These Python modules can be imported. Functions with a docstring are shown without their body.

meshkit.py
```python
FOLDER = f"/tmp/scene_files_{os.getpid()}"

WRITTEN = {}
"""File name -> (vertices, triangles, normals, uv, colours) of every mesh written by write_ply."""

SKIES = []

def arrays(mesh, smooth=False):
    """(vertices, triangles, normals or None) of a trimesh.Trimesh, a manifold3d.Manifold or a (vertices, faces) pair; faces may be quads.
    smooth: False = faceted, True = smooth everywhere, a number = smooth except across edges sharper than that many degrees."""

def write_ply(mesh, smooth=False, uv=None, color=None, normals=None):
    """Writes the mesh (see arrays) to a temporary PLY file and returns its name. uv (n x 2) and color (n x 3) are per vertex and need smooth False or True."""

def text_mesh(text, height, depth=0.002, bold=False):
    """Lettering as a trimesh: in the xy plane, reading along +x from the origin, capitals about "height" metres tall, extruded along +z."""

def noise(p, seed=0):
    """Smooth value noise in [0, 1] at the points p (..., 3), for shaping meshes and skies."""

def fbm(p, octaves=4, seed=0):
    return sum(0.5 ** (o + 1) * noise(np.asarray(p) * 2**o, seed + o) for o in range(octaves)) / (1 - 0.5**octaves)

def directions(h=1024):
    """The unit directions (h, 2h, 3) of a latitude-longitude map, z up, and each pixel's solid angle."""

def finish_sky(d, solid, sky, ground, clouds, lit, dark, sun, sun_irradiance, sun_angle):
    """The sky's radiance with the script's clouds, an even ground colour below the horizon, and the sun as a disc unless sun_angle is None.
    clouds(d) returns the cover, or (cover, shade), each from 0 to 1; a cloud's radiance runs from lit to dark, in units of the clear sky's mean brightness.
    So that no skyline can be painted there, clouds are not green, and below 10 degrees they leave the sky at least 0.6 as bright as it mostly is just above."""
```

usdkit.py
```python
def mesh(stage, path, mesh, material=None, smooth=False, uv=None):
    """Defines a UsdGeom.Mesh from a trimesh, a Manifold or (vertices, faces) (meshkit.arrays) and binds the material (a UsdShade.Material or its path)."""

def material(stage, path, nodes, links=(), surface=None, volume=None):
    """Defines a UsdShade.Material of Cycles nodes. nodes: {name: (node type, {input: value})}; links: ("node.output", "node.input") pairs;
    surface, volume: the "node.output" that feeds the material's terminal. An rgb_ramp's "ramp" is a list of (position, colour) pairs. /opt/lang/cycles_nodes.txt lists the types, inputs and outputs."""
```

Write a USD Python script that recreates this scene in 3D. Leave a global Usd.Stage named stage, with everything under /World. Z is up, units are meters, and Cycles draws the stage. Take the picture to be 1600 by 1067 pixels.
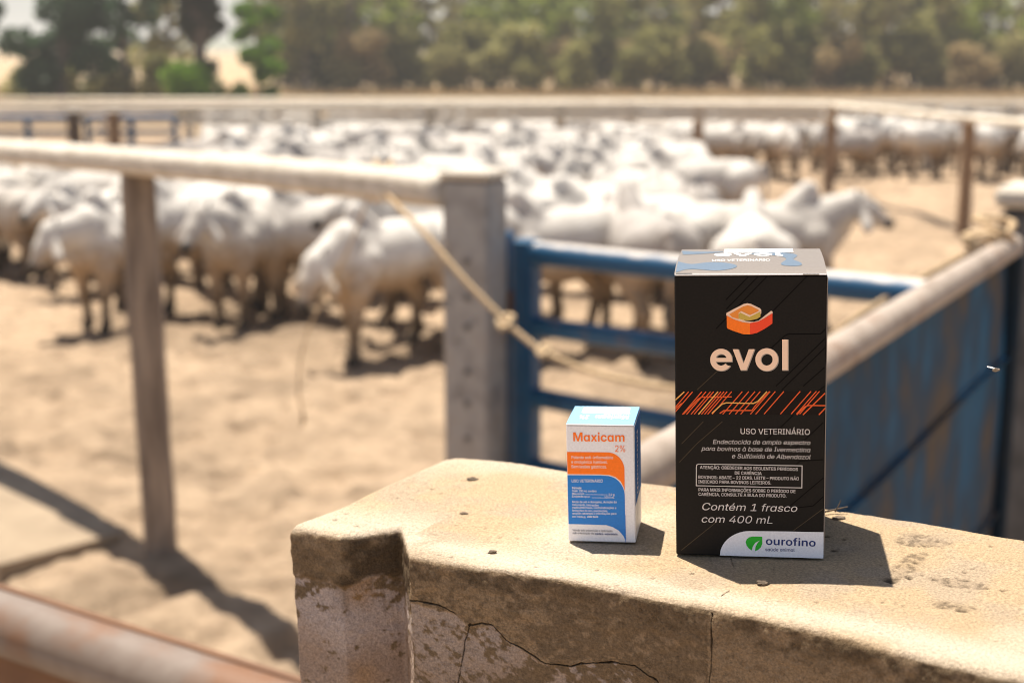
import glob, math, random
import numpy as np
import trimesh, shapely, usdkit, meshkit
from shapely import affinity
from shapely.geometry import Polygon, LineString, Point, box as sbox
from shapely.ops import unary_union
from scipy.spatial import cKDTree
from pxr import Gf, Sdf, Usd, UsdGeom, UsdLux, UsdShade, Vt
from PIL import Image, ImageDraw, ImageFont

stage = Usd.Stage.CreateInMemory()
UsdGeom.Xform.Define(stage, '/World')
UsdGeom.Scope.Define(stage, '/World/Looks')

# ------------------------------------------------------------------ camera, sky, sun, exposure
CAM_H, PITCH = 2.3, 10.816
cam = UsdGeom.Camera.Define(stage, '/World/camera')
cam.AddTranslateOp().Set((0, 0, CAM_H))
cam.AddRotateXOp().Set(90 - PITCH)
cam.CreateHorizontalApertureAttr(36.0)
cam.CreateVerticalApertureAttr(24.0)
cam.CreateFocalLengthAttr(50.0)
cam.CreateFStopAttr(7.8)
cam.CreateFocusDistanceAttr(0.727)
cam.CreateClippingRangeAttr((0.05, 10000.0))
cam.CreateExposureAttr(1.08)

SUN_DIR = np.array([-0.6, 0.8, 2.97]); SUN_DIR /= np.linalg.norm(SUN_DIR)
SUN_EL = math.asin(SUN_DIR[2]); SUN_ROT = math.atan2(SUN_DIR[0], SUN_DIR[1])
sky_mat = usdkit.material(stage, '/World/Looks/sky_look', {
    'sky': ('sky_texture', {'sky_type': 'single_scattering', 'sun_disc': False, 'sun_elevation': SUN_EL, 'sun_rotation': SUN_ROT,
                            'altitude': 300.0, 'air_density': 1.0, 'aerosol_density': 2.0, 'ozone_density': 1.0}),
    'bg': ('background_shader', {'strength': 0.05})}, [('sky.color', 'bg.color')], surface='bg.background')
dome = UsdLux.DomeLight.Define(stage, '/World/sky')
UsdShade.MaterialBindingAPI.Apply(dome.GetPrim()).Bind(sky_mat)
dome.GetPrim().SetCustomDataByKey('kind', 'structure')
sun = UsdLux.DistantLight.Define(stage, '/World/sun')
sun.CreateNormalizeAttr(True); sun.CreateIntensityAttr(1.25); sun.CreateAngleAttr(0.53); sun.CreateColorAttr((1.0, 0.93, 0.82))
zax = Gf.Vec3d(*map(float, SUN_DIR))
sun.AddOrientOp().Set(Gf.Quatf(Gf.Rotation(Gf.Vec3d(0, 0, 1), zax).GetQuat()))

# ------------------------------------------------------------------ helpers: scene tree
USED = {}
def numbered(parent, name):
    k = (parent, name); n = USED.get(k, -1) + 1; USED[k] = n
    return f'{parent}/{name}' if n == 0 else f'{parent}/{name}_{n:03d}'
def ppath(parent):
    return '/World' if parent is None else (parent if isinstance(parent, str) else str(parent.GetPath()))
def tag(o, label=None, cat=None, group=None, kind=None):
    o = o.GetPrim() if hasattr(o, 'GetPrim') else o
    for k, v in (('label', label), ('category', cat), ('group', group), ('kind', kind)):
        if v: o.SetCustomDataByKey(k, v)
    return o
def obj(name, mesh, mat, parent=None, smooth=False, color=None):
    m = usdkit.mesh(stage, numbered(ppath(parent), name), mesh, mat, smooth)
    if color is not None:
        UsdGeom.PrimvarsAPI(m).CreatePrimvar('tint', Sdf.ValueTypeNames.Color3fArray, 'vertex').Set(Vt.Vec3fArray.FromNumpy(np.asarray(color, np.float32)))
    return m.GetPrim()
def thing(name, label, cat, loc=(0, 0, 0), rz=0.0, group=None, scale=1.0, kind=None):
    x = UsdGeom.Xform.Define(stage, numbered('/World', name))
    x.AddTranslateOp().Set(tuple(map(float, loc))); x.AddRotateZOp().Set(float(rz)); x.AddScaleOp().Set((scale,) * 3)
    return tag(x, label, cat, group, kind)
def dup(src, name, label, cat, loc, rz=0.0, group=None, scale=1.0):
    r = thing(name, label, cat, loc, rz, group, scale)
    r.GetReferences().AddInternalReference(src.GetPath()); r.SetInstanceable(True)
    return r

# ------------------------------------------------------------------ helpers: geometry
def bevel_box(sx, sy, sz, b=0.01, c=(0, 0, 0)):
    import manifold3d as m3
    b = min(b, sx * .45, sy * .45, sz * .45)
    pts = [(x * (sx / 2 - (0 if a == 0 else b)), y * (sy / 2 - (0 if a == 1 else b)), z * (sz / 2 - (0 if a == 2 else b)))
           for a in range(3) for x in (-1, 1) for y in (-1, 1) for z in (-1, 1)]
    h = trimesh.convex.convex_hull(np.array(pts)); h.apply_translation(c); return h
def tube(path, rad, n=10, caps=True):
    P = np.asarray(path, float); R = np.broadcast_to(np.asarray(rad, float), (len(P),))
    T = np.gradient(P, axis=0); T /= np.linalg.norm(T, axis=1, keepdims=True) + 1e-12
    a = np.array([0, 0, 1.0]) if abs(T[0, 2]) < .9 else np.array([1.0, 0, 0])
    U = np.empty_like(P)
    u = np.cross(T[0], a); u /= np.linalg.norm(u)
    for i in range(len(P)):
        u = u - T[i] * (u @ T[i]); u /= np.linalg.norm(u) + 1e-12; U[i] = u
    W = np.cross(T, U); th = np.linspace(0, 2 * np.pi, n, endpoint=False)
    V = (P[:, None] + R[:, None, None] * (np.cos(th)[None, :, None] * U[:, None] + np.sin(th)[None, :, None] * W[:, None])).reshape(-1, 3)
    i, j = np.meshgrid(np.arange(len(P) - 1), np.arange(n), indexing='ij'); i, j = i.ravel(), j.ravel(); k = (j + 1) % n
    F = [np.stack([i * n + j, i * n + k, (i + 1) * n + k], 1), np.stack([i * n + j, (i + 1) * n + k, (i + 1) * n + j], 1)]
    if caps:
        m = len(V); V = np.vstack([V, P[0], P[-1]]); j = np.arange(n); k = (j + 1) % n; e = (len(P) - 1) * n
        F += [np.stack([k, j, np.full(n, m)], 1), np.stack([e + j, e + k, np.full(n, m + 1)], 1)]
    return trimesh.Trimesh(V, np.vstack(F), process=False)
def bezier(pts, n=40):
    from scipy.interpolate import CubicSpline
    P = np.asarray(pts, float); t = np.r_[0, np.cumsum(np.linalg.norm(np.diff(P, axis=0), axis=1))]
    return CubicSpline(t, P)(np.linspace(0, t[-1], n))
cat_ = trimesh.util.concatenate
def surface_nets(F, org, h):
    """Closed-ish mesh of the zero set of the grid F (negative inside)."""
    S = F < 0; nx, ny, nz = F.shape
    acc = np.zeros((nx - 1, ny - 1, nz - 1, 3), np.float32); cnt = np.zeros((nx - 1, ny - 1, nz - 1), np.float32)
    c = [slice(0, -1), slice(1, None)]
    anyc = np.zeros(acc.shape[:3], np.int8)
    for a in (0, 1):
        for b in (0, 1):
            for d in (0, 1): anyc += S[c[a], c[b], c[d]]
    act = np.argwhere((anyc > 0) & (anyc < 8)); idx = np.full(anyc.shape, -1, np.int64); idx[tuple(act.T)] = np.arange(len(act))
    val = {o: F[act[:, 0] + o[0], act[:, 1] + o[1], act[:, 2] + o[2]] for o in np.ndindex(2, 2, 2)}
    sm = np.zeros((len(act), 3)); n = np.zeros(len(act))
    for o in np.ndindex(2, 2, 2):
        for ax in range(3):
            if o[ax]: continue
            q = list(o); q[ax] = 1; f0, f1 = val[o], val[tuple(q)]; cr = (f0 < 0) != (f1 < 0)
            t = np.where(cr, f0 / np.where(cr, f0 - f1, 1), 0); p = np.tile(np.array(o, float), (len(act), 1)); p[:, ax] = t
            sm += np.where(cr[:, None], p, 0); n += cr
    V = (act + sm / n[:, None]) * h + org
    quads = []
    for ax in range(3):
        u, v = (ax + 1) % 3, (ax + 2) % 3
        s0 = [slice(None)] * 3; s1 = [slice(None)] * 3; s0[ax] = slice(0, -1); s1[ax] = slice(1, None)
        a0, a1 = S[tuple(s0)], S[tuple(s1)]
        e = np.argwhere(a0 != a1); e = e[(e[:, u] > 0) & (e[:, v] > 0) & (e[:, u] < F.shape[u] - 1) & (e[:, v] < F.shape[v] - 1)]
        ins = a0[tuple(e.T)]
        def cell(du, dv):
            q = e.copy(); q[:, u] -= du; q[:, v] -= dv; return idx[tuple(q.T)]
        Q = np.stack([cell(1, 1), cell(0, 1), cell(0, 0), cell(1, 0)], 1); Q[~ins] = Q[~ins][:, ::-1]; quads.append(Q)
    Q = np.vstack(quads); Q = Q[(Q >= 0).all(1)]
    return V, np.vstack([Q[:, [0, 1, 2]], Q[:, [0, 2, 3]]])
def vnormals(V, F):
    n = np.zeros_like(V); fn = np.cross(V[F[:, 1]] - V[F[:, 0]], V[F[:, 2]] - V[F[:, 0]])
    for k in range(3): np.add.at(n, F[:, k], fn)
    return n / (np.linalg.norm(n, axis=1, keepdims=True) + 1e-12)
def fbm(p, o=4, seed=0): return meshkit.fbm(p, o, seed)
def sstep(a, b, x):
    t = np.clip((x - a) / (b - a), 0, 1); return t * t * (3 - 2 * t)
def flat_poly(g, z=0.0):
    out = []
    for p in getattr(g, 'geoms', [g]):
        if p.is_empty or p.geom_type != 'Polygon' or p.area < 1e-14: continue
        v, f = trimesh.creation.triangulate_polygon(p, engine='earcut')
        out.append(trimesh.Trimesh(np.c_[v, np.full(len(v), z)], f, process=False))
    m = cat_(out)
    flip = np.cross(m.vertices[m.faces[:, 1]] - m.vertices[m.faces[:, 0]], m.vertices[m.faces[:, 2]] - m.vertices[m.faces[:, 0]])[:, 2] < 0
    m.faces[flip] = m.faces[flip][:, ::-1]
    return m

# ------------------------------------------------------------------ helpers: materials
def mat(name, c1, c2=None, scale=8.0, rough=0.7, bump=0.0, bump_scale=None, detail=6.0, spec=0.5, metal=0.0, space='object', ramp=(.35, .65), dist=0.02, sheen=0.0, c3=None, stretch=(1, 1, 1)):
    nodes = {'p': ('principled_bsdf', {'roughness': rough, 'specular_ior_level': spec, 'metallic': metal, 'base_color': c1})}
    links = []
    if c2 is not None or bump:
        nodes['tc'] = ('texture_coordinate', {}) if space == 'object' else ('geometry', {})
        src = 'tc.object' if space == 'object' else 'tc.position'
        nodes['mp'] = ('mapping', {'scale': stretch}); links.append((src, 'mp.vector')); src = 'mp.vector'
    if c2 is not None:
        nodes['n'] = ('noise_texture', {'scale': scale, 'detail': detail, 'roughness': 0.6}); links.append((src, 'n.vector'))
        stops = [(ramp[0], c1), (ramp[1], c2)] if c3 is None else [(ramp[0], c1), ((ramp[0] + ramp[1]) / 2, c2), (ramp[1], c3)]
        nodes['r'] = ('rgb_ramp', {'ramp': stops}); links += [('n.fac', 'r.fac'), ('r.color', 'p.base_color')]
    if bump:
        nodes['bn'] = ('noise_texture', {'scale': bump_scale or scale * 4, 'detail': 8.0, 'roughness': 0.65}); links.append((src, 'bn.vector'))
        nodes['b'] = ('bump', {'strength': bump, 'distance': dist}); links += [('bn.fac', 'b.height'), ('b.normal', 'p.normal')]
    return usdkit.material(stage, f'/World/Looks/{name}', nodes, links, surface='p.BSDF')
def ink(name, c, rough=0.45, spec=0.4):
    return usdkit.material(stage, f'/World/Looks/{name}', {'p': ('principled_bsdf', {'base_color': c, 'roughness': rough, 'specular_ior_level': spec})}, [], surface='p.BSDF')
def tint_mat(name, rough=0.8, mott=10.0, amp=0.25, bump=0.3, bscale=60.0, dist=0.005, spec=0.3, sheen=0.0):
    """Base colour from the mesh's own tint, mottled by noise."""
    return usdkit.material(stage, f'/World/Looks/{name}', {
        'a': ('attribute', {'attribute': 'tint'}), 'tc': ('texture_coordinate', {}),
        'n': ('noise_texture', {'scale': mott, 'detail': 8.0, 'roughness': 0.65}),
        'r': ('rgb_ramp', {'ramp': [(.25, (1 - amp,) * 3), (.75, (1 + amp,) * 3)]}),
        'm': ('mix_color', {'blend_type': 'multiply', 'fac': 1.0, 'use_clamp': False}),
        'bn': ('noise_texture', {'scale': bscale, 'detail': 8.0, 'roughness': 0.7}),
        'b': ('bump', {'strength': bump, 'distance': dist}),
        'p': ('principled_bsdf', {'roughness': rough, 'specular_ior_level': spec, 'sheen_weight': sheen})},
        [('tc.object', 'n.vector'), ('n.fac', 'r.fac'), ('a.color', 'm.a'), ('r.color', 'm.b'), ('m.result', 'p.base_color'),
         ('tc.object', 'bn.vector'), ('bn.fac', 'b.height'), ('b.normal', 'p.normal')], surface='p.BSDF')

def leaf_mat(name, c1, c2):
    return usdkit.material(stage, f'/World/Looks/{name}', {
        'g': ('geometry', {}), 'oi': ('object_info', {}),
        'add': ('math', {'math_type': 'multiply_add', 'value2': 0.6, 'value3': 0.0}),
        'mul': ('math', {'math_type': 'multiply_add', 'value2': 0.4}),
        'r': ('rgb_ramp', {'ramp': [(0.0, c1), (1.0, c2)]}),
        'd': ('principled_bsdf', {'roughness': 0.6, 'specular_ior_level': 0.3}), 't': ('translucent_bsdf', {}),
        'mx': ('mix_closure', {'fac': 0.55})},
        [('g.random_per_island', 'add.value1'), ('oi.random', 'mul.value1'), ('add.value', 'mul.value3'), ('mul.value', 'r.fac'), ('r.color', 'd.base_color'), ('r.color', 't.color'),
         ('d.BSDF', 'mx.closure1'), ('t.BSDF', 'mx.closure2')], surface='mx.closure')

M = {}
M['sand'] = usdkit.material(stage, '/World/Looks/sand', {
    'g': ('geometry', {}), 'a': ('attribute', {'attribute': 'tint'}),
    'n1': ('noise_texture', {'scale': 0.5, 'detail': 6.0, 'roughness': 0.6}), 'r1': ('rgb_ramp', {'ramp': [(.3, (.78, .77, .76)), (.7, (1.15, 1.15, 1.15))]}),
    'n2': ('noise_texture', {'scale': 7.0, 'detail': 8.0, 'roughness': 0.65}), 'r2': ('rgb_ramp', {'ramp': [(.3, (.72, .7, .68)), (.65, (1.15, 1.15, 1.15))]}),
    'm1': ('mix_color', {'blend_type': 'multiply', 'fac': 1.0, 'use_clamp': False}), 'm2': ('mix_color', {'blend_type': 'multiply', 'fac': 1.0, 'use_clamp': False}),
    'bn': ('noise_texture', {'scale': 9.0, 'detail': 8.0, 'roughness': 0.7}), 'b': ('bump', {'strength': 0.9, 'distance': 0.06}),
    'p': ('principled_bsdf', {'roughness': 0.95, 'specular_ior_level': 0.1})},
    [('g.position', 'n1.vector'), ('g.position', 'n2.vector'), ('g.position', 'bn.vector'), ('n1.fac', 'r1.fac'), ('n2.fac', 'r2.fac'), ('a.color', 'm1.a'), ('r1.color', 'm1.b'),
     ('m1.result', 'm2.a'), ('r2.color', 'm2.b'), ('m2.result', 'p.base_color'), ('bn.fac', 'b.height'), ('b.normal', 'p.normal')], surface='p.BSDF')
M['hill'] = mat('hill_cover', (.09, .12, .05), (.2, .19, .09), scale=.01, rough=.9, space='world')
M['apron'] = mat('apron_concrete', (.21, .155, .1), (.31, .235, .155), scale=3, rough=.9, bump=.5, bump_scale=30, space='world')
M['plaster'] = tint_mat('plaster', rough=.92, mott=750.0, amp=.5, bump=.8, bscale=1000.0, dist=.003, spec=.15)
M['plaster_base'] = mat('plaster_base', (.34, .25, .16), (.5, .4, .3), scale=14, rough=.9, bump=.4, bump_scale=200, dist=.003)
M['post_wood'] = mat('post_wood', (.135, .1, .075), (.31, .24, .18), scale=5, rough=.85, bump=.5, bump_scale=14, stretch=(4, 4, .5), dist=.02)
M['brown_wood'] = mat('brown_wood', (.13, .075, .04), (.28, .17, .09), scale=5, rough=.85, bump=.4, stretch=(4, 4, .5))
M['pale_wood'] = mat('pale_wood', (.40, .345, .275), (.58, .52, .44), scale=4, rough=.85, bump=.4, bump_scale=12, stretch=(.5, 5, 5), dist=.02)
M['sunlit_rail'] = mat('sunlit_rail', (.5, .42, .32), (.68, .6, .48), scale=4, rough=.85, bump=.3, bump_scale=12, stretch=(.5, 5, 5), dist=.02)  # lighter copy of the pale wood, sunlight painted into it
M['dark_wood'] = mat('dark_wood', (.05, .035, .025), (.12, .08, .05), scale=4, rough=.9, bump=.3, stretch=(.5, 5, 5))
M['grey_concrete'] = mat('grey_concrete', (.235, .21, .185), (.38, .345, .305), scale=6, rough=.9, bump=.4, bump_scale=50, c3=(.33, .28, .23), dist=.01)
M['shaded_concrete'] = mat('shaded_concrete', (.06, .055, .05), (.14, .13, .12), scale=6, rough=.95, bump=.4, bump_scale=50, dist=.01)  # concrete darkened, shade of the near face put into the colour
M['bolt_hole'] = ink('bolt_hole', (.16, .145, .13), .9)
M['blue_steel'] = mat('blue_steel', (.003, .055, .125), (.004, .08, .175), scale=5, rough=.42, c3=(.16, .085, .05), ramp=(.42, .74), bump=.1, bump_scale=40, spec=.5, dist=.003)
M['dusty_lit_blue'] = usdkit.material(stage, '/World/Looks/dusty_lit_blue_steel', {
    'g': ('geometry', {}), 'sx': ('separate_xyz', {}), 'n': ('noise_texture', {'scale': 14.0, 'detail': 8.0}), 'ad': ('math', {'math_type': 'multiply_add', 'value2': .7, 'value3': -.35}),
    'ad2': ('math', {'math_type': 'add'}), 'r': ('rgb_ramp', {'ramp': [(.55, (.003, .065, .15)), (.72, (.10, .14, .2)), (.86, (.46, .42, .38))]}),  # upward side paler: sunlit highlight painted in along with dust
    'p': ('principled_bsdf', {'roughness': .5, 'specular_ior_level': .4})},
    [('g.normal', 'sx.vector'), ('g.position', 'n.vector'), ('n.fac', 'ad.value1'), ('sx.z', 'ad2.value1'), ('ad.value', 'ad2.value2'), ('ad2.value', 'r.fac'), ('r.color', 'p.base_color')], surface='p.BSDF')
M['blue_sheet'] = mat('blue_sheet', (.002, .07, .15), (.003, .035, .075), scale=4.2, rough=.7, spec=.15, c3=(.065, .05, .04), ramp=(.38, .62), bump=.15, bump_scale=30, stretch=(1, 1, .6), dist=.004)
M['dark_steel'] = mat('dark_steel', (.006, .018, .032), (.02, .026, .032), scale=5, rough=.8, spec=.1)
M['worn_pipe'] = mat('worn_pipe', (.24, .19, .15), (.36, .3, .25), scale=6, rough=.7, c3=(.2, .12, .075), ramp=(.34, .72), spec=.3, bump=.15, dist=.003)
M['rust_sheet'] = mat('rust_sheet', (.09, .035, .015), (.17, .08, .035), scale=4, rough=.75, bump=.3, bump_scale=40, dist=.004)
M['rust_pipe'] = mat('rust_pipe', (.22, .18, .15), (.17, .13, .105), scale=6, rough=.6, c3=(.17, .085, .045), ramp=(.36, .66), spec=.3, bump=.15, dist=.003)
M['rope'] = mat('rope_fibre', (.42, .29, .16), (.6, .45, .28), scale=60, rough=.95, bump=.6, bump_scale=250, dist=.003)
M['hide'] = usdkit.material(stage, '/World/Looks/hide', {
    'a': ('attribute', {'attribute': 'tint'}), 'tc': ('texture_coordinate', {}), 'oi': ('object_info', {}),
    'n': ('noise_texture', {'scale': 4.0, 'detail': 8.0, 'roughness': .65}), 'r': ('rgb_ramp', {'ramp': [(.25, (.8, .79, .78)), (.75, (1.16,) * 3)]}),
    'm': ('mix_color', {'blend_type': 'multiply', 'fac': 1.0, 'use_clamp': False}),
    'r2': ('rgb_ramp', {'ramp': [(0.0, (.72, .69, .66)), (.25, (.95, .93, .91)), (1.0, (1.1, 1.09, 1.07))]}), 'm2': ('mix_color', {'blend_type': 'multiply', 'fac': 1.0, 'use_clamp': False}),
    'bn': ('noise_texture', {'scale': 28.0, 'detail': 8.0, 'roughness': .7}), 'b': ('bump', {'strength': .3, 'distance': .015}),
    'p': ('principled_bsdf', {'roughness': .75, 'specular_ior_level': .2})},
    [('tc.object', 'n.vector'), ('n.fac', 'r.fac'), ('a.color', 'm.a'), ('r.color', 'm.b'), ('oi.random', 'r2.fac'), ('m.result', 'm2.a'), ('r2.color', 'm2.b'), ('m2.result', 'p.base_color'),
     ('tc.object', 'bn.vector'), ('bn.fac', 'b.height'), ('b.normal', 'p.normal')], surface='p.BSDF')
M['eye'] = ink('cattle_eye', (.01, .008, .006), .15)
M['horn'] = ink('cattle_horn', (.12, .1, .085), .5)
M['tuft'] = mat('tail_hair', (.03, .022, .018), (.1, .08, .06), scale=30, rough=.9)
M['tag'] = ink('ear_tag_yellow', (.75, .5, .05), .4)
M['bark'] = mat('bark', (.05, .038, .03), (.14, .1, .075), scale=3, rough=.95, bump=.6, stretch=(3, 3, .6))
M['pale_bark'] = mat('pale_bark', (.2, .14, .1), (.36, .27, .2), scale=3, rough=.95, bump=.5, stretch=(3, 3, .6))
M['olive'] = leaf_mat('olive_leaves', (.23, .22, .075), (.46, .43, .17))
M['deep'] = leaf_mat('deep_leaves', (.035, .07, .032), (.10, .15, .06))
M['fresh'] = leaf_mat('fresh_leaves', (.10, .2, .015), (.26, .38, .04))
M['yellowgreen'] = leaf_mat('yellow_green_leaves', (.22, .27, .05), (.44, .47, .13))
M['dry'] = leaf_mat('dry_leaves', (.36, .27, .13), (.56, .44, .24))
M['hazel'] = leaf_mat('brown_olive_leaves', (.27, .25, .10), (.5, .44, .2))
M['umber'] = leaf_mat('dark_umber_leaves', (.03, .03, .018), (.075, .07, .035))
M['grass'] = leaf_mat('dry_grass_blades', (.34, .24, .12), (.56, .43, .25))
# print and card
def card_mat(name, c, rough=.5, spec=.4, amp=.06):
    return mat(name, tuple(x * (1 - amp) for x in c), tuple(min(1, x * (1 + amp)) for x in c), scale=900, rough=rough, spec=spec, bump=.06, bump_scale=1500, dist=.0003)
M['black_card'] = card_mat('black_card', (.0085, .0068, .0055), .6, .16, .2)
M['band_card'] = card_mat('band_card', (.006, .003, .002), .6, .16)
M['sheen_grey_card'] = card_mat('sheen_grey_card', (.19, .162, .14), .45, .4)  # the lid is black card; its sky sheen is put into this grey
M['blob_sheen'] = card_mat('slate_blue_sheen', (.105, .145, .195), .4, .5)  # spot varnish, its bluish reflection painted into the colour
M['white_card'] = card_mat('white_card', (.78, .775, .80), .5)
M['sky_card'] = card_mat('light_blue_card', (.19, .40, .58), .5)
M['blue_ink'] = card_mat('blue_ink', (.003, .18, .58), .45)
M['side_blue'] = card_mat('side_blue', (.004, .15, .48), .7, .12)
M['orange_ink'] = card_mat('orange_ink', (.95, .18, .002), .45)
M['red_ink'] = ink('orange_red_ink', (.85, .055, .01))
M['amber_ink'] = ink('amber_ink', (.8, .25, .03))
M['ochre_ink'] = ink('ochre_ink', (.55, .38, .06))
M['line_orange'] = ink('line_orange', (.75, .09, .008))
M['line_yellow'] = ink('line_yellow', (.8, .4, .09))
M['cream_ink'] = ink('cream_foil', (.86, .60, .43), .4, .6)
M['cream_shade'] = ink('cream_shade', (.36, .3, .25), .4)
M['text_white'] = ink('text_white', (.62, .58, .56))
M['text_bright'] = ink('text_bright', (.8, .8, .8))
M['gloss_black'] = ink('gloss_black', (.001, .0008, .0006), .6, .06)
M['gold_line'] = ink('gold_line', (.07, .045, .02), .4)
M['navy_ink'] = ink('navy_ink', (.012, .03, .14))
M['green_ink'] = ink('green_ink', (.01, .42, .02))
M['grey_text'] = ink('grey_text', (.12, .12, .14))
M['fly'] = ink('fly_body', (.2, .16, .12), .4)
M['wing'] = usdkit.material(stage, '/World/Looks/fly_wing', {'t': ('transparent_bsdf', {}), 'd': ('principled_bsdf', {'base_color': (.85, .82, .76), 'roughness': .3}), 'm': ('mix_closure', {'fac': .8})},
    [('t.BSDF', 'm.closure1'), ('d.BSDF', 'm.closure2')], surface='m.closure')
M['clod'] = mat('clod_soil', (.06, .045, .03), (.17, .12, .08), scale=200, rough=.95, bump=.5, bump_scale=600, dist=.001)

# ------------------------------------------------------------------ ground and far terrain
def ground_height(x, y):
    r = np.hypot(x, y)
    z = np.clip(y - 48, 0, 400) * .0195
    z = z + np.where(r > 30, (fbm(np.stack([x * .02, y * .02, 0 * x], -1), 3, 5) - .5) * .5 * sstep(30, 80, r), 0)
    near = 1 - sstep(26, 40, r)
    hoof = fbm(np.stack([x * 5, y * 5, 0 * x], -1), 3, 9); lump = fbm(np.stack([x * 1.1, y * 1.1, 0 * x], -1), 3, 2)
    z = z + near * ((hoof - .5) * .11 + (lump - .5) * .09)
    z = z - near * .06 * np.clip(fbm(np.stack([x * 3.6, y * 3.6, 0 * x + 3], -1), 2, 14) - .5, 0, .2) / .2
    return z
def build_ground():
    front = np.radians(np.arange(58, 122.01, .16)); rest = np.radians(np.arange(124, 416, 4.0))
    th = np.r_[front, rest]
    r = np.r_[.01, 1.0, 2.5, np.geomspace(3.6, 22, 300), np.geomspace(22.6, 60, 60), np.geomspace(63, 4000, 60)]
    R_, T_ = np.meshgrid(r, th, indexing='ij'); X, Y = R_ * np.cos(T_), R_ * np.sin(T_)
    Z = ground_height(X, Y); n = len(th)
    V = np.stack([X, Y, Z], -1).reshape(-1, 3)
    i, j = np.meshgrid(np.arange(len(r) - 1), np.arange(n), indexing='ij'); i, j = i.ravel(), j.ravel(); k = (j + 1) % n
    F = np.vstack([np.stack([i * n + j, (i + 1) * n + j, (i + 1) * n + k], 1), np.stack([i * n + j, (i + 1) * n + k, i * n + k], 1)])
    d = np.hypot(V[:, 0], V[:, 1])
    sand, grass = np.array([.395, .292, .198]), np.array([.42, .31, .19])
    t = sstep(45, 62, V[:, 1])[:, None]
    far = sstep(300, 1500, d)[:, None]
    col = (sand * (1 - t) + grass * t) * (1 - far) + np.array([.24, .23, .13]) * far
    dung = sstep(.56, .72, fbm(np.c_[V[:, :2] * .55, 0 * d], 4, 31))[:, None] * (1 - t)
    tr = sstep(.5, .68, fbm(np.c_[V[:, :2] * 2.1, 0 * d + 7], 4, 37))[:, None] * (1 - t)
    col = col * (1 - .26 * dung) * (1 - .22 * tr)
    tag(obj('ground', (V, F), M['sand'], None, True, col), kind='structure')
build_ground()
def build_hills():
    xs = np.linspace(-900, 900, 91); ys = np.linspace(650, 1500, 40)
    X, Y = np.meshgrid(xs, ys, indexing='ij')
    Z = 8 + 26 * sstep(650, 1000, Y) * (.35 + 1.1 * fbm(np.stack([X * .003, Y * .003, 0 * X], -1), 4, 4)) - 10
    V = np.stack([X, Y, Z], -1).reshape(-1, 3); n = len(ys)
    i, j = np.meshgrid(np.arange(len(xs) - 1), np.arange(n - 1), indexing='ij'); i, j = i.ravel(), j.ravel()
    F = np.vstack([np.stack([i * n + j, (i + 1) * n + j, (i + 1) * n + j + 1], 1), np.stack([i * n + j, (i + 1) * n + j + 1, i * n + j + 1], 1)])
    tag(obj('hills', (V, F), M['hill'], None, True), kind='structure')
build_hills()

# concrete apron under the near fence: two slabs with an open joint
def slab(name, poly, top, th, label):
    v, f = trimesh.creation.triangulate_polygon(Polygon(poly), engine='earcut')
    m = trimesh.creation.extrude_polygon(Polygon(poly), th, engine='earcut'); m.apply_translation((0, 0, top - th))
    return tag(obj(name, m, M['apron']), label, kind='structure')
slab('pavement', [(-2.37, 6.26), (-1.93, 6.72), (-2.2, 7.12), (-3.07, 8.14), (-5.0, 10.3), (-5.2, 9.4), (-3.4, 7.3)], .055, .2, 'sandy concrete slab end in front of the pen fence')

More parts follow.
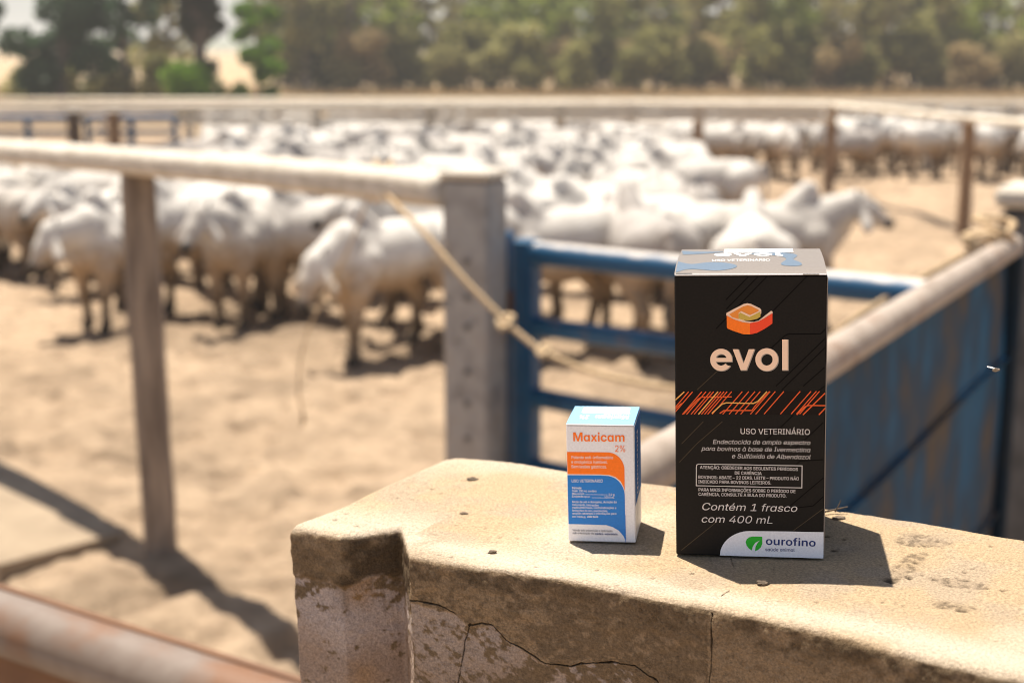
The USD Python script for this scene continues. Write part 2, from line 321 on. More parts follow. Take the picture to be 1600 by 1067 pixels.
# ------------------------------------------------------------------ the plastered wall that carries the boxes
ORG, ROLL = np.array([.12, .72, 2.05]), -.028
RM = np.array([[math.cos(ROLL), 0, math.sin(ROLL)], [0, 1, 0], [-math.sin(ROLL), 0, math.cos(ROLL)]])
WA = math.radians(-33.0)
E1, E2 = np.array([math.cos(WA), math.sin(WA), 0]), np.array([-math.sin(WA), math.cos(WA), 0])
def top_to_world(P):        # frame of the wall's top (x, y, z) -> world
    return np.asarray(P) @ RM.T + ORG
def st_to_top(P):           # (s along the wall, t across, z) -> frame of the wall's top
    P = np.asarray(P); return P[:, :1] * E1 + P[:, 1:2] * E2 + np.c_[np.zeros((len(P), 2)), P[:, 2]]
def build_wall():
    h = .00095
    s0, s1, t0, t1, z0, z1 = -.275, .215, -.122, .105, -.118, .006
    front = [(-.2455, -.076), (-.2405, -.0845), (-.2065, -.0805), (-.183, -.0555), (-.1515, -.0895), (-.1, -.0875), (-.05, -.082), (.017, -.0805), (.05, -.081), (.082, -.084), (.115, -.0895), (.17, -.09), (.4, -.09)]
    outline = front + [(.4, .0905), (-.236, .0935), (-.2485, .0885), (-.2545, .076)]
    poly = Polygon(outline).buffer(-.0025).buffer(.0025)
    sx, ty, zz = np.arange(s0, s1, h), np.arange(t0, t1, h), np.arange(z0, z1, h)
    # 2-D signed distance through a dense boundary
    ring = np.array(poly.exterior.segmentize(.0004).coords)
    S2, T2 = np.meshgrid(sx, ty, indexing='ij')
    d2 = cKDTree(ring).query(np.c_[S2.ravel(), T2.ravel()])[0]
    inside = shapely.contains_xy(poly, S2.ravel(), T2.ravel()); d2 = np.where(inside, -d2, d2).reshape(S2.shape).astype(np.float32)
    w = fbm(np.stack([S2 * 22, T2 * 22, 0 * S2], -1), 3, 3)
    r = (.0030 + .0050 * w + .003 * sstep(0, .06, T2) + .007 * sstep(-.19, -.245, S2) * sstep(-.085, -.03, T2)).astype(np.float32)
    ztop = ((fbm(np.stack([S2 * 14, T2 * 14, 0 * S2], -1), 3, 8) - .5) * .004).astype(np.float32)
    # flat where the boxes stand
    top_xy = st_to_top(np.c_[S2.ravel(), T2.ravel(), 0 * S2.ravel()])
    pad = np.minimum(np.hypot(top_xy[:, 0] - .004, top_xy[:, 1] - .025), np.hypot(top_xy[:, 0] + .071, top_xy[:, 1] - .03)).reshape(S2.shape)
    ztop *= sstep(.04, .075, pad)
    q1 = (d2 + r)[:, :, None]; q2 = zz[None, None, :].astype(np.float32) - ztop[:, :, None] + r[:, :, None]
    F = np.minimum(np.maximum(q1, q2), 0) + np.sqrt(np.maximum(q1, 0) ** 2 + np.maximum(q2, 0) ** 2) - r[:, :, None]
    V, Fc = surface_nets(F.astype(np.float32), np.array([s0, t0, z0]), h)
    # --- crack paths; the mesh is refined along them
    def jag(P, n, amp, seed):
        P = np.asarray(P, float); L = np.r_[0, np.cumsum(np.linalg.norm(np.diff(P, axis=0), axis=1))]
        u = np.linspace(0, L[-1], n); Q = np.stack([np.interp(u, L, P[:, k]) for k in range(3)], 1)
        rg = np.random.default_rng(seed); a = rg.normal(0, 1, (n, 3)); a = np.cumsum(a, 0); a -= np.linspace(0, 1, n)[:, None] * a[-1]; return Q + a / (np.abs(a).max() + 1e-9) * amp
    f = lambda q: (q[0], -.086, q[1])
    cr = [jag([(.002, -.0138, 0), (.0089, -.0244, 0), (.0188, -.0371, 0), (.0217, -.0458, 0), (.0199, -.0548, 0), (.0194, -.0669, 0), (.0215, -.0752, -.0005), (.0225, -.080, -.004), (.0223, -.080, -.0076), (.022, -.08, -.0125), (.0223, -.08, -.0206), (.0213, -.08, -.0306), (.0209, -.08, -.0396), (.021, -.08, -.11)], 300, .0012, 1),
          jag([f(q) for q in ((-.1536, -.0264), (-.1437, -.026), (-.133, -.0258), (-.1268, -.0271), (-.1223, -.0288))], 80, .0008, 2),
          jag([f(q) for q in ((-.1148, -.0334), (-.1057, -.0309), (-.0996, -.0308), (-.0899, -.0384), (-.0801, -.0417), (-.0705, -.0467), (-.0552, -.0458), (-.0495, -.0429), (-.0327, -.0386), (-.02, -.0383), (-.0129, -.0411), (-.0077, -.044), (-.001, -.055))], 260, .0011, 3),
          jag([f(q) for q in ((-.1134, -.0324), (-.1179, -.0434), (-.1192, -.0545), (-.1223, -.0687), (-.123, -.11))], 110, .0011, 4)]
    def near_crack(V_):
        d = np.full(len(V_), 1.0)
        for c in cr: d = np.minimum(d, cKDTree(c).query(V_, distance_upper_bound=.02)[0])
        for c in [cr[0][cr[0][:, 1] < -.0785]] + cr[1:]:
            e = cKDTree(c[:, [0, 2]]).query(V_[:, [0, 2]], distance_upper_bound=.02)[0]
            d = np.where((V_[:, 1] < -.06) & (V_[:, 2] < -.002), np.minimum(d, e), d)
        return d
    for lim in (.0035, .0018):
        dn = near_crack(V); V, Fc = trimesh.remesh.subdivide(V, Fc, np.nonzero((dn[Fc] < lim).any(1))[0])
    N = vnormals(V, Fc)
    # --- relief
    s, t, z = V.T
    on_top = sstep(.55, .9, N[:, 2])
    edge = (1 - on_top) * sstep(-.02, -.004, z)
    disp = (fbm(V * 260, 3, 1) - .5) * .0011 * (1 - .6 * on_top) + (fbm(V * 70, 3, 6) - .5) * .0022 * (1 - on_top)
    rough_edge = sstep(.03, .0, np.abs(z + .012)) * (1 - on_top)
    disp += (fbm(V * 190, 2, 12) - .5) * .0018 * rough_edge
    # pilaster: cement cap overhangs the paint below
    capline = np.interp(s, [-.25, -.2295, -.2095, -.206, -.1892, -.1848, -.16], [-.0277, -.028, -.0292, -.0295, -.0255, -.028, -.0275]) + (fbm(np.c_[s * 60, t * 60, 0 * s], 3, 2) - .5) * .006
    pil = (s < -.1525) & (N[:, 2] < .6)
    below = sstep(0, -.0025, z - capline)
    disp -= np.where(pil, .0009 * below, 0)
    # pilaster: right half of the cap scoured deeper, with a vertical bevel
    # main front: render cracked away from the paint below
    mline = np.interp(s, [-.1536, -.1223, -.1148, -.0996, -.0899, -.0801, -.0705, -.0552, -.0495, -.0327, -.02, -.0129, -.0077, .0, .015], [-.0262, -.0288, -.0334, -.0308, -.0384, -.0417, -.0467, -.0458, -.0429, -.0386, -.0383, -.0411, -.044, -.055, -.12]) + (fbm(np.c_[s * 90, 0 * s, 0 * s + 4], 3, 7) - .5) * .002
    mainf = (s >= -.1525) & (t < -.06) & (N[:, 2] < .6)
    painted_main = mainf & (s < .02)
    disp -= np.where(painted_main, .0004 * sstep(0, -.002, z - mline), 0)
    crd = near_crack(V)
    wcr = .0001 + .0006 * fbm(V * 120, 2, 5) ** 2
    crack = 1 - sstep(wcr * .5, wcr * 1.6, crd)
    disp -= .0016 * crack
    rg = np.random.default_rng(11)
    pits = [(.0309, -.0387, .0024), (.0840, -.0065, .004), (.0323, .0423, .002), (.0426, .0418, .0015), (.044, .0226, .0018), (.0907, .0022, .0022), (.0872, .0236, .0018), (.1258, -.0271, .0026), (.0233, .0862, .002)]
    for _ in range(170): pits.append((rg.uniform(-.24, .21), rg.uniform(-.085, .083), .00045 + .0009 * rg.random() ** 3))
    pit = np.zeros(len(V)); topm = N[:, 2] > .5
    for a, b, rr in pits:
        dd = np.hypot(s - a, t - b) * (1 + .8 * (fbm(np.c_[s * 300, t * 300, 0 * s], 2, 3) - .5)); pit = np.maximum(pit, np.where(topm, 1 - sstep(rr * .4, rr * 1.2, dd), 0))
    # scarred patches where the float marks broke off
    scar = np.zeros(len(V))
    for a, b, ra, rb in [(.1146, .0071, .013, .007), (.08, .058, .016, .012), (.086, .018, .007, .022), (.1195, -.0235, .013, .006)]:
        e = ((s - a) / ra) ** 2 + ((t - b) / rb) ** 2; scar = np.maximum(scar, np.where(topm, 1 - sstep(.5, 1.1, e + (fbm(V * 120, 2, 9) - .5) * 1.6), 0))
    scar_h = sstep(.5, .62, fbm(V * 420, 2, 15)) * scar
    disp -= .0013 * pit + .0006 * scar_h
    V2 = V + N * disp[:, None]
    # --- own colours
    n1, n2, n3 = fbm(V * 35, 4, 21), fbm(V * 140, 3, 22), fbm(V * 12, 3, 23)
    sandy = np.array([.44, .335, .23]); warm = np.array([.48, .35, .215]); crust = np.array([.60, .50, .385]); cement = np.array([.26, .18, .105])
    lichen = np.array([.085, .058, .033]); paint = np.array([.46, .38, .345]); dirt = np.array([.03, .022, .015])
    lerp = lambda a, b, k: a + (b - a) * k[:, None]
    col = lerp(np.tile(sandy, (len(V), 1)), warm, sstep(.35, .65, n1))
    col = lerp(col, crust, .55 * sstep(.52, .75, n3))
    worn = np.exp(-((np.where(t < 0, t + .070 + .012 * (n3 - .5), 1) / .012) ** 2)) * topm * sstep(.3, .6, n1 + .15)
    worn = np.maximum(worn, np.where((s < -.17), np.exp(-(((t + .055) / .022) ** 2)), 0) * topm * .8)
    col = lerp(col, crust * 1.05, .8 * np.clip(worn, 0, 1))  # pale crust along the edge, its sunlit highlight painted in
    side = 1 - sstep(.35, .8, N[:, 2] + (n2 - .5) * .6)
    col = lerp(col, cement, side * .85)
    # lichen under the top edge
    li = sstep(.004, -.003, z + (n1 - .5) * .01) * (1 - sstep(-.006, -.022, z - (n1 - .5) * .016))
    li_main = li * sstep(.38, .6, n2 * .5 + n1 * .5)
    below_c = sstep(.002, -.006, z - capline + (n2 - .5) * .012 + (n1 - .5) * .008)
    li_p = sstep(.003, -.006, z + (n1 - .5) * .01) * (1 - below_c * .9) * sstep(.3, .62, n1 * .5 + n2 * .5 + .16 * sstep(-.2, -.185, s))
    col = lerp(col, lichen, side * np.where(pil, li_p * (.5 + .42 * sstep(-.212, -.198, s + (n2 - .5) * .02)), np.where(t < 0, li_main * .85, .3 * li_main)))
    # lime paint left on the pilaster and on the start of the front
    pn = fbm(V * 130, 4, 33) * .55 + fbm(V * 330, 3, 34) * .45
    keep = np.where(pil, .13 * sstep(-.030, -.055, z) + .05 * np.sin(s * 90) - .07 * np.exp(-((s + .185) / .012) ** 2), .02 - .12 * sstep(-.11, -.02, s))
    peel = sstep(.455, .50, pn + keep)
    pk = np.where(pil, below_c, np.where(painted_main, .62 * sstep(0, -.002, z - mline), 0)) * peel * side
    col = lerp(col, lerp(np.tile(paint, (len(V), 1)), paint * np.array([.8, .72, .62]), sstep(.45, .7, n3)), pk)
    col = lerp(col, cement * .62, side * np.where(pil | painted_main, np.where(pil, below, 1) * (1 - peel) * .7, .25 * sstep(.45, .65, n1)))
    run = pil * below * sstep(.45, .62, fbm(np.c_[s * 150, t * 150, z * 22], 3, 41)) * sstep(-.062, -.03, z + (n2 - .5) * .02) * np.exp(-((s + .193) / .017) ** 2)
    col = lerp(col, lichen * 1.4, .8 * run * side)
    rust_run = np.exp(-((s + .2) / .006) ** 2) * pil * below
    col = lerp(col, np.array([.40, .24, .11]), .55 * rust_run * sstep(.3, .6, n1))
    col = lerp(col, dirt, np.clip(crack * .8, 0, 1)); col = lerp(col, dirt * 1.5, pit * .85); col = lerp(col, np.array([.2, .15, .1]), scar * .25); col = lerp(col, dirt * 2, scar_h * .5)
    capd = np.exp(-((z - capline) / .0012) ** 2) * pil; col = lerp(col, dirt, capd * .3 * sstep(.45, .6, n2) * sstep(.35, .55, n1 + .1))
    
    root = thing('plastered_wall', 'thick weathered sand-coloured wall with rounded top carrying the two cartons', 'wall')
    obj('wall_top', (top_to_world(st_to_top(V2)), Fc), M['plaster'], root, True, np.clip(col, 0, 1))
    # the plainer rest of the wall: further along and down to the ground
    def strip(pl, za, zb, name):
        m = trimesh.creation.extrude_polygon(pl, zb - za, engine='earcut'); m.apply_translation((0, 0, za))
        m.vertices = top_to_world(st_to_top(np.asarray(m.vertices)))
        obj(name, m, M['plaster_base'], root)
    strip(Polygon(outline).buffer(-.0045).buffer(.0025), -2.1, -.114, 'wall_base')
    prof = np.array([(-.09, -.12), (-.09, -.01), (-.088, -.004), (-.083, -.001), (-.07, 0), (.078, 0), (.086, -.003), (.09, -.01), (.09, -.12)])
    n = len(prof); ss = np.array([.211, .9]); Vv = np.array([(a, p[0], p[1]) for a in ss for p in prof]); Ff = []
    for i in range(n - 1): Ff += [(i, n + i, n + i + 1), (i, n + i + 1, i + 1)]
    for i in range(1, n - 1): Ff += [(n, n + i + 1, n + i), (0, i, i + 1)]
    strip(sbox(.3997, -.09, .9, .0905), -2.1, -.114, 'wall_base')
    obj('wall_run', (top_to_world(st_to_top(Vv)), np.array(Ff)), M['plaster_base'], root)
build_wall()

# ------------------------------------------------------------------ lettering
FONT = glob.glob('/opt/blender-*/*/datafiles/fonts/Inter.woff2')[0]
_fonts, _glyphs = {}, {}
def font(wght):
    if wght not in _fonts:
        f = ImageFont.truetype(FONT, 96); f.set_variation_by_axes([24, wght]); _fonts[wght] = f
    return _fonts[wght]
def raster(ch, f):
    x0, y0, x1, y1 = f.getbbox(ch, anchor='ls')
    if x1 <= x0 or y1 <= y0: return None
    im = Image.new('L', (x1 - x0 + 8, y1 - y0 + 8)); ImageDraw.Draw(im).text((4 - x0, 4 - y0), ch, 255, f, anchor='ls')
    on = np.pad(np.asarray(im) > 127, ((0, 0), (1, 1))).astype(np.int8)
    rows, st = np.nonzero(np.diff(on, axis=1) == 1); en = np.nonzero(np.diff(on, axis=1) == -1)[1]
    g = unary_union([sbox(a, -r - 1, b, -r) for a, b, r in zip(st, en, rows)])
    return affinity.translate(g, x0 - 4, 4 - y0)
def glyph(ch, wght):
    """(outline, advance) with a cap height of 1; the letter a is drawn with one storey, as on the cartons."""
    k = (ch, wght)
    if k in _glyphs: return _glyphs[k]
    f = font(wght); s = 1 / (96 * .727); fam = {'a': '', 'á': 'á', 'à': 'à', 'ã': 'ã'}
    if ch in fam:
        g = raster('q', f).intersection(sbox(-50, 0, 200, 200)); adv = f.getlength('q')
        if fam[ch]:
            acc = raster(fam[ch], f).intersection(sbox(-50, 57, 200, 200)); g = unary_union([g, acc])
    else:
        g = raster(ch, f); adv = f.getlength(ch)
    if g is not None:
        g = g.buffer(.7).buffer(-.7).simplify(.55); g = affinity.scale(g, s, s, origin=(0, 0))
    _glyphs[k] = (g, adv * s); return _glyphs[k]
def text_shape(txt, cap, wght=450, italic=0.0, track=0.0, width=None, align='l'):
    x, out = 0.0, []
    for ch in txt:
        g, adv = glyph(ch, wght)
        if g is not None: out.append(affinity.translate(g, x, 0))
        x += adv + track
    g = unary_union(out); x -= track
    k = cap; kx = cap if width is None else width / x
    if italic: g = affinity.affine_transform(g, [1, italic, 0, 1, 0, 0])
    g = affinity.scale(g, kx, k, origin=(0, 0)); W = x * kx
    return affinity.translate(g, {'l': 0, 'r': -W, 'c': -W / 2}[align], 0)

# ------------------------------------------------------------------ cartons
def placed_root(name, label, cat, x, y, yaw):
    X = UsdGeom.Xform.Define(stage, numbered('/World', name))
    c, s = math.cos(yaw), math.sin(yaw); Rz = np.array([[c, -s, 0], [s, c, 0], [0, 0, 1]])
    A = RM @ Rz; o = top_to_world(np.array([[x, y, .0012]]))[0]
    m = Gf.Matrix4d(1.0)
    for i in range(3):
        for j in range(3): m[i, j] = float(A[j, i])
    m.SetTranslateOnly(Gf.Vec3d(*map(float, o)))
    X.AddTransformOp().Set(m)
    return tag(X, label, cat)
class Face:
    """Flat print on the front of a carton: u to the right, v down from the top edge, metres; layers lie a hair above one another."""
    def __init__(s, root, w, h, px, scale):
        s.root, s.w, s.h, s.px, s.k = root, w, h, px, scale
    def mm(s, x, y):        # artwork proofs measured on the panel's four corners
        (x0, y0), (x1, y1), (x2, y2), (x3, y3) = s.px       # tl tr br bl
        from_uv = lambda u, v: ((1 - v) * ((1 - u) * x0 + u * x1) + v * ((1 - u) * x3 + u * x2), (1 - v) * ((1 - u) * y0 + u * y1) + v * ((1 - u) * y3 + u * y2))
        u, v = .5, .5
        for _ in range(12):
            a, b = from_uv(u, v); u += (x - a) / (x1 - x0); v += (y - b) / (y3 - y0)
        return u * s.w, (1 - v) * s.h
    def put(s, name, g, mat_, layer=1, clip=True, on=None):
        if clip: g = g.intersection(sbox(.0002, .0002, s.w - .0002, s.h - .0002))
        m = flat_poly(g); v = np.asarray(m.vertices); m = trimesh.Trimesh(np.c_[v[:, 0], np.full(len(v), -.00005 - .00006 * layer), v[:, 1]], m.faces, process=False)
        return obj(name, m, mat_, on or s.root)
    def poly(s, pts): return Polygon([s.mm(*p) for p in pts])
    def line(s, name, txt, x, y, x2, cap_px, mat_, wght=450, italic=0.0, layer=2, lift=0.0, on=None):
        """Text from x to x2 with its baseline at y (ends measured on the panel)."""
        a, b = s.mm(x, y); a2, b2 = s.mm(x2, y + lift); cap = cap_px * s.h / (s.px[3][1] - s.px[0][1])
        g = text_shape(txt, cap, wght, italic, width=a2 - a)
        g = affinity.rotate(g, math.degrees(math.atan2(b2 - b, a2 - a)), origin=(0, 0))
        return s.put(name, affinity.translate(g, a, b), mat_, layer, on=on)
def lid_mesh(w, d, h, prof, over=0.0):
    P = [(v * d, h + z) for v, z in prof] + [(d, h), (0, h)]
    pg = Polygon(P); m = trimesh.creation.extrude_polygon(pg, w + 2 * over, engine='earcut')
    v = np.asarray(m.vertices); m.vertices = np.c_[v[:, 2] - over, v[:, 0], v[:, 1]]; m.fix_normals(); return m
def top_print(root, prof, d, h, name, g, mat_, layer=1):
    """Print on the bulged lid: g in (u across, v from the front edge) metres."""
    lines = np.linspace(0, d, 25); out = []
    for a, b in zip(lines[:-1], lines[1:]):
        q = g.intersection(sbox(-1, a, 1, b))
        if not q.is_empty:
            try: out.append(flat_poly(q))
            except Exception: pass
    m = cat_(out); v = np.asarray(m.vertices); z = np.interp(v[:, 1] / d, [p[0] for p in prof], [p[1] for p in prof])
    return obj(name, trimesh.Trimesh(np.c_[v[:, 0], v[:, 1], h + z + .00008 + .00006 * layer], m.faces, process=False), mat_, root)

def build_big_box():
    w, d, h = .0757, .079, .1474
    root = placed_root('medicine_carton', 'tall black carton with orange ribbon emblem and cream lettering standing on the wall', 'box', -.0338, -.0077, -.1656)
    body = bevel_box(w, d, h, .0006, (w / 2, d / 2, h / 2)); obj('carton_body', body, M['black_card'], root)
    prof = [(0, .0), (.03, .0008), (.08, .0016), (.16, .0024), (.3, .0031), (.5, .0035), (.75, .0033), (1, .0028)]
    lid = obj('lid', lid_mesh(w - .0004, d, h + .0005, prof, 0), M['sheen_grey_card'], root)
    ed = bevel_box(w - .001, .0005, .0007, .0001, (w / 2, -.0001, h + .0005)); obj('lid_edge', ed, M['white_card'], root)
    for a, b in ((.0004, .0012), (w - .0125, .0006)):
        obj('tuck_slit', bevel_box(.008, .0004, .0005, .0001, (a + .0045, -.0005, h + b)), M['gloss_black'], root)
    obj('card_edge', bevel_box(.0005, .0006, h - .002, .0001, (w + .00005, .0001, h / 2)), M['sheen_grey_card'], root)
    F = Face(root, w, h, [(1053.5, 429), (1293, 429.5), (1286, 876), (1058, 869)], 1)
    C6 = lambda x, y: (1040 + x / 4.104, 370 + y / 4.104); C7 = lambda x, y: (1040 + x / 3.678, 600 + y / 3.678)
    P6 = lambda pts: Polygon([F.mm(*C6(*p)) for p in pts]); P7 = lambda pts: Polygon([F.mm(*C7(*p)) for p in pts])
    def L(pts, wd): return LineString([F.mm(*p) for p in pts]).buffer(wd / 2, cap_style=2)
    # thin varnish tracery
    g = []
    for pts in ([(1262, 430), (1205, 487)], [(1200, 430), (1150, 480), (1120, 510)], [(1186, 430), (1136, 480)], [(1171, 430), (1135, 466)],
                [(1289, 512), (1282, 519), (1232, 519), (1226, 522), (1180, 565)], [(1289, 526), (1213, 600)], [(1289, 540), (1222, 606)], [(1288, 600), (1278, 608)],
                [(1255, 600), (1288, 571)], [(1286, 657), (1258, 684), (1240, 700)], [(1286, 716), (1250, 718), (1230, 740)], [(1286, 775), (1270, 790), (1220, 796)], [(1240, 645), (1220, 665), (1180, 700)], [(1286, 745), (1235, 790)]):
        g.append(L([C for C in pts], .00042))
    [F.put('varnish_line', q, M['gloss_black'], 1) for q in g]
    g = [L(p, .00022) for p in ([(1066, 862), (1122, 815)], [(1240, 830), (1285, 795)], [(1062, 720), (1090, 690), (1130, 655)], [(1090, 605), (1150, 550)], [(1066, 690), (1100, 655)])]
    [F.put('gold_line', q, M['gold_line'], 1) for q in g]
    # ribbon emblem
    F.put('emblem_rim', P6([(392, 488), (394, 476), (440, 452), (505, 420), (528, 415), (552, 420), (610, 448), (617, 458), (617, 480), (600, 498), (545, 520), (480, 508), (520, 528), (570, 532), (600, 525), (680, 464), (690, 470), (690, 484), (606, 535), (545, 548), (500, 542), (400, 500)]), M['cream_ink'], 2)
    F.put('emblem_inside', P6([(412, 484), (500, 436), (530, 428), (555, 434), (602, 458), (596, 470), (545, 494), (486, 466), (472, 476), (472, 516), (430, 502)]), M['amber_ink'], 3)
    F.put('emblem_core', P6([(473, 482), (484, 474), (540, 500), (612, 468), (612, 500), (590, 514), (545, 524), (500, 520), (473, 512)]), M['ochre_ink'], 4)
    F.put('emblem_lining', P6([(480, 472), (488, 464), (545, 490), (608, 462), (611, 468), (542, 501)]), M['cream_ink'], 5)
    F.put('emblem_band', P6([(396, 492), (440, 515), (500, 535), (545, 540), (545, 612), (505, 611), (440, 590), (402, 574), (397, 565)]), M['orange_ink'], 5)
    F.put('emblem_band', P6([(544.5, 540), (600, 530), (640, 508), (689, 478), (688, 544), (640, 576), (590, 602), (544.5, 612)]), M['red_ink'], 5)
    # evol
    def ring(cx, cy, ro, ri): return Point(cx, cy).buffer(ro, 24).difference(Point(cx, cy).buffer(ri, 24))
    e = ring(0, 0, 72, 35).difference(Polygon([(20, 14), (100, 14), (100, 47), (38, 33)])); e = unary_union([e, sbox(-50, -14, 71, 14)]).difference(Polygon([(36, 14.1), (100, 14.1), (100, 44), (44, 34)]))
    v = Polygon([(-72, -68), (-32, -68), (0, 20), (32, -68), (72, -68), (20, 68), (-20, 68)])
    def glyphs(parts, dx=0, dy=0):
        out = []
        for s_, cx, cy in parts:
            for p in getattr(s_, 'geoms', [s_]):
                q = lambda r: [F.mm(*C6(cx + a + dx, cy + b + dy)) for a, b in r.coords]
                out.append(Polygon(q(p.exterior), [q(i) for i in p.interiors]).buffer(0))
        return out
    parts = [(e, 360, 772), (v, 504, 772), (ring(0, 0, 74, 36), 652, 772), (sbox(-20, -99, 20, 99), 768, 742)]
    for g, nm in zip(glyphs(parts, 4, 3), 'evol'): F.put('letter_shade', g, M['cream_shade'], 2)
    for g, nm in zip(glyphs(parts), 'evol'): F.put('letter', g.buffer(-.00015), M['cream_ink'], 3)
    # band of lines
    band = F.put('band', P7([(50, 28), (918, 30), (918, 167), (50, 158)]), M['band_card'], 1)
    oj, yl = [], []
    def slash(x, top=29, bot=160, run=.86): return [C7(x, top), C7(x - (bot - top) * run, bot)]
    for x in (135, 158, 212, 236, 262, 280, 322, 340, 358, 384, 445, 482, 518, 548, 604, 634, 682, 775, 836, 866, 884): oj.append(L(slash(x), .0005))
    oj += [L([C7(915, 40), C7(790, 165)], .0006), L([C7(918, 112), C7(824, 110), C7(800, 118), C7(755, 164)], .0006), L([C7(918, 124), C7(880, 165)], .0006),
           L([C7(385, 60), C7(210, 60), C7(190, 72), C7(105, 158)], .0006), L([C7(500, 138), C7(340, 138), C7(315, 155)], .0006), L([C7(600, 29), C7(520, 110), C7(500, 138)], .0005), L([C7(95, 95), C7(56, 130)], .0006)]
    yl += [L(slash(305), .0006), L([C7(110, 29), C7(56, 78)], .0006), L([C7(586, 29), C7(535, 85), C7(510, 97), C7(352, 94), C7(330, 100), C7(270, 154)], .0006)]
    [F.put('band_line', q, M['line_orange'], 2 + .2 * (i % 4), on=band) for i, q in enumerate(oj)]; [F.put('band_line', q, M['line_yellow'], 3, on=band) for q in yl]
    T, ln = M['text_white'], F.line
    c = lambda x, y: C7(x, y)
    def ln7(txt, x, y, x2, cap, wt=450, it=0.0, lift=0.0):
        a, b = C7(x, y); a2, _ = C7(x2, y); F.line('lettering', txt, a, b, a2, cap / 3.678, T, wt, it, 2, lift / 3.678)
    ln7('USO VETERINÁRIO', 432, 275, 831, 32, 450, 0, 6)
    ln7('Endectocida de amplo espectro', 273, 332, 831, 25, 370, .2, 7)
    ln7('para bovinos à base de Ivermectina', 209, 371, 831, 25, 370, .2, 11)
    ln7('e Sulfóxido de Albendazol', 383, 416, 831, 25, 370, .2, 7)
    ln7('ATENÇÃO: OBEDECER AOS SEGUINTES PERÍODOS', 202, 478, 762, 18, 520, 0, 14)
    ln7('DE CARÊNCIA', 401, 512, 556, 18, 520, 0, 3)
    ln7('BOVINOS: ABATE – 22 DIAS. LEITE – PRODUTO NÃO', 192, 536, 768, 18, 520, 0, 11)
    ln7('INDICADO PARA BOVINOS LEITEIROS.', 192, 563, 611, 18, 520, 0, 8)
    ln7('PARA MAIS INFORMAÇÕES SOBRE O PERÍODO DE', 193, 610, 748, 18, 520, 0, 12)
    ln7('CARÊNCIA, CONSULTE A BULA DO PRODUTO.', 193, 637, 697, 18, 520, 0, 11)
    ln7('Contém 1 frasco', 208, 722, 756, 42, 400, .2, 12)
    ln7('com 400 mL', 207, 796, 618, 42, 400, .2, 8)
    fr = Polygon([F.mm(*C7(*p)) for p in [(181, 464), (184, 455), (194, 450), (785, 462), (783, 592), (181, 578)]]); F.put('notice_frame', fr.exterior.buffer(.0002), T, 2)
    # maker's white corner
    arc = [(318, 995)] + [(318 + 172 * math.sin(a) * .0 + 172 * (1 - math.cos(a)), 995 - 147 * math.sin(a)) for a in np.linspace(.15, math.pi / 2, 14)]
    corner = F.put('white_corner', P7(arc + [(906, 855), (906, 1014)]), M['white_card'], 1)
    lf = P7([(559, 882), (559, 925), (552, 945), (535, 962), (518, 969), (520, 945), (533, 918), (545, 905), (520, 918), (506, 940), (499, 965), (482, 952), (470, 935), (465, 915), (470, 898), (485, 885), (505, 881)])
    F.put('leaf_emblem', lf, M['green_ink'], 2, on=corner)
    a, b = C7(577, 930); F.line('lettering', 'ourofino', a, b, C7(862, 930)[0], 46 / 3.678, M['navy_ink'], 640, 0, 2, 12 / 3.678, corner)
    a, b = C7(575, 968); F.line('lettering', 'saúde animal', a, b, C7(742, 968)[0], 20 / 3.678, M['navy_ink'], 560, 0, 2, 4 / 3.678, corner)
    # lid print, and varnish blobs with painted sheen
    hh = h + .0005
    tp = lambda n, g, m, l=1: top_print(lid, prof, d, hh, n, g.intersection(sbox(.0006, .0006, w - .0006, d - .0008)), m, l)
    def blob(pts): return Polygon(bezier(pts + [pts[0]], 60)).buffer(0)
    tp('lid_print', blob([(.001, .004), (.012, .008), (.022, .006), (.03, .012), (.026, .02), (.016, .022), (.008, .018), (.001, .024)]).buffer(.001), M['blob_sheen'])
    tp('lid_print', blob([(.037, .052), (.05, .046), (.056, .03), (.055, .014), (.062, .013), (.063, .022), (.06, .03), (.062, .042), (.058, .056), (.047, .06)]), M['blob_sheen'])
    tp('lid_print', blob([(.002, .056), (.02, .06), (.024, .064), (.01, .066), (.002, .07)]), M['blob_sheen'])
    big = affinity.translate(text_shape('evol', .016, 700, width=.037), .018, .044); tp('lid_lettering', big, M['text_bright'], 2)
    uso = affinity.translate(text_shape('USO VETERINÁRIO', .0062, 420, width=.030), .018, .026); tp('lid_lettering', uso, M['text_bright'], 2)
    tp('lid_label', sbox(.0235, .058, .0605, .0765), M['text_bright'], 3)
    rg = random.Random(4); g = []
    for i in range(15):
        x = .036 + i * .0015; g.append(sbox(x, .0645, x + rg.uniform(.0004, .001), .0645 + rg.uniform(.0015, .003)))
    tp('lid_stamp', unary_union(g), M['grey_text'], 4)
build_big_box()

